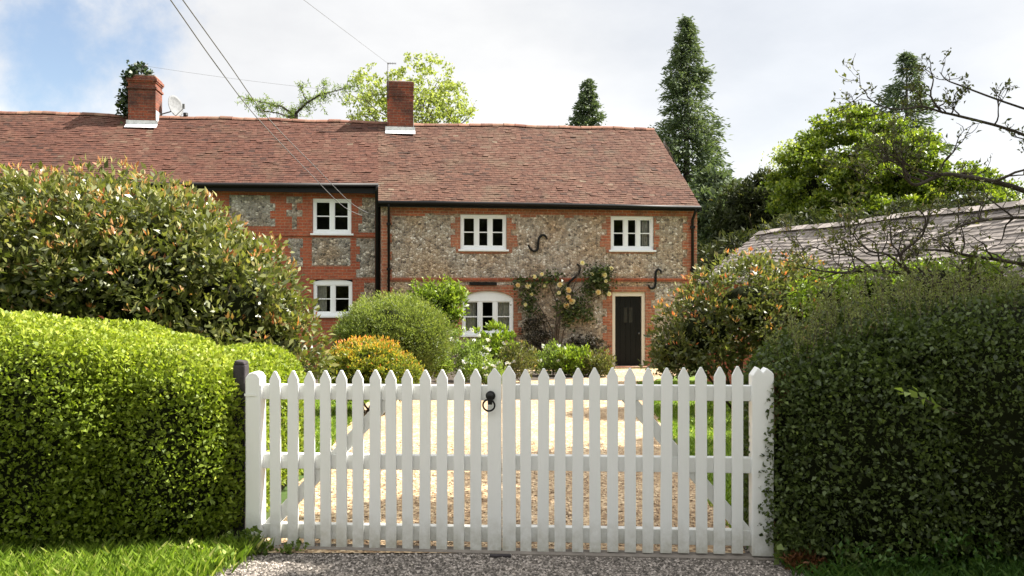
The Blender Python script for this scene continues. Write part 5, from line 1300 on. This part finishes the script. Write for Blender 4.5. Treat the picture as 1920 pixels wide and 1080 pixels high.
# the roadside tree on the right whose crown shades the hedge and the drive
st = root('lime_tree', (11.2, 8.4, 0), 'tall leafy tree standing off to the right that shades the dark hedge', 'tree')
e = [((9.6, 7.6, 8.2), (2.6, 2.6, 1.9)), ((11.5, 9.4, 8.6), (2.4, 2.4, 2.0)), ((9.2, 5.6, 7.0), (2.2, 2.2, 1.6)), ((12.0, 6.6, 9.0), (2.2, 2.0, 1.8))]
pts, out, rel = clumps(e, 520, .42, 40, (.3, 1.0), .6)
fol('foliage', st, M['maple'], pts, out, .22, .16, .35 + .2 * rng.normal(size=len(pts)))
mb = MB(); limb(mb, [(11.2, 8.4, 0), (11.1, 8.3, 3), (10.8, 8.0, 6), (10.6, 7.8, 8.5)], .3, .1, st.location, 10); lp = []
for i in range(9): branch_tree(st, mb, Vector((10.9, 8.1, 5.0)), (math.cos(i * .7), math.sin(i * .7), .8), .12, 1.8, 2, lp, .25, .1)
mb.build('trunk', M['bark'], st)

for i, (x_, y_, z_, r_) in enumerate(((-13, -7, 4.2, 3.6), (-7, -8.5, 5.0, 4.0), (-.5, -7.5, 4.6, 3.8), (6, -8.5, 5.2, 4.0), (12.5, -7.5, 4.4, 3.6))):
    tt = root('roadside_tree', (x_, y_, 0), 'leafy tree across the lane facing the white gate', 'tree', 'row of trees across the lane')
    e = [((x_, y_, z_), (r_, 2.6, z_ * .85)), ((x_ + 1.2, y_ + .3, z_ + 1.5), (r_ * .7, 2.2, 2.6))]
    pts, out, rel = clumps(e, 420, .6, 24, (.55, 1.0), .7, .1)
    fol('foliage', tt, M['box'], pts, out, .34, .22, .6 + .2 * rng.normal(size=len(pts)))
    mb = MB(); limb(mb, [(x_, y_, 0), (x_ + .1, y_, z_ * .6), (x_, y_, z_ * 1.3)], .25, .08, tt.location, 8); mb.build('trunk', M['bark'], tt)

# ------------------------------------------------------------------ small things at the ground by the gate
def tuft(name, loc, label, ells, mat, L, W, ncl, rc, per, tone=.5, cat='plant'):
    rt = root(name, loc, label, cat); pts, out, rel = clumps(ells, ncl, rc, per, (.3, 1.0), .7, .0)
    fol('foliage', rt, M[mat], pts, out, L, W, tone + .22 * rng.normal(size=len(pts)), ka=.4, kr=.8, ku=.5); return rt
q = P(485, 1025, 5.15); tuft('ivy', (q.x, q.y, 0), 'small ivy creeping along the ground under the left end of the gate', [((q.x - .06, q.y, .05), (.10, .06, .09)), ((q.x + .08, q.y - .03, .02), (.14, .05, .04)), ((q.x + .24, q.y + .0, .02), (.10, .04, .03))], 'herb', .028, .024, 60, .02, 5, .15)
q = P(1512, 1062, 4.85); tuft('dead_fern', (q.x, q.y, 0), 'rust-brown clump of dead fern at the foot of the dark right hedge', [((q.x, q.y, .03), (.13, .08, .06))], 'fern', .05, .012, 70, .03, 10, .5)
q = P(1495, 1010, 4.85); tuft('ground_ivy', (q.x, q.y, 0), 'low dark green leaves by the right gate post', [((q.x, q.y + .1, .10), (.16, .1, .11)), ((q.x + .2, q.y, .05), (.14, .08, .06))], 'box', .045, .035, 70, .035, 6, .75)
q = P(360, 1020, 5.0); tuft('weed', (q.x, q.y, 0), 'pale broad-leaved weeds in the grass below the sunny hedge', [((q.x, q.y, .05), (.14, .06, .05)), ((q.x + .2, q.y - .10, .04), (.08, .06, .04))], 'grass', .034, .02, 34, .03, 5, .75)
q = P(1600, 1010, 4.7); tuft('weed', (q.x, q.y, 0), 'dim green nettles in the grass below the dark hedge', [((q.x + .1, q.y, .1), (.3, .08, .12)), ((q.x + .6, q.y, .12), (.3, .08, .14))], 'grass_dark', .035, .016, 70, .04, 6, .6)
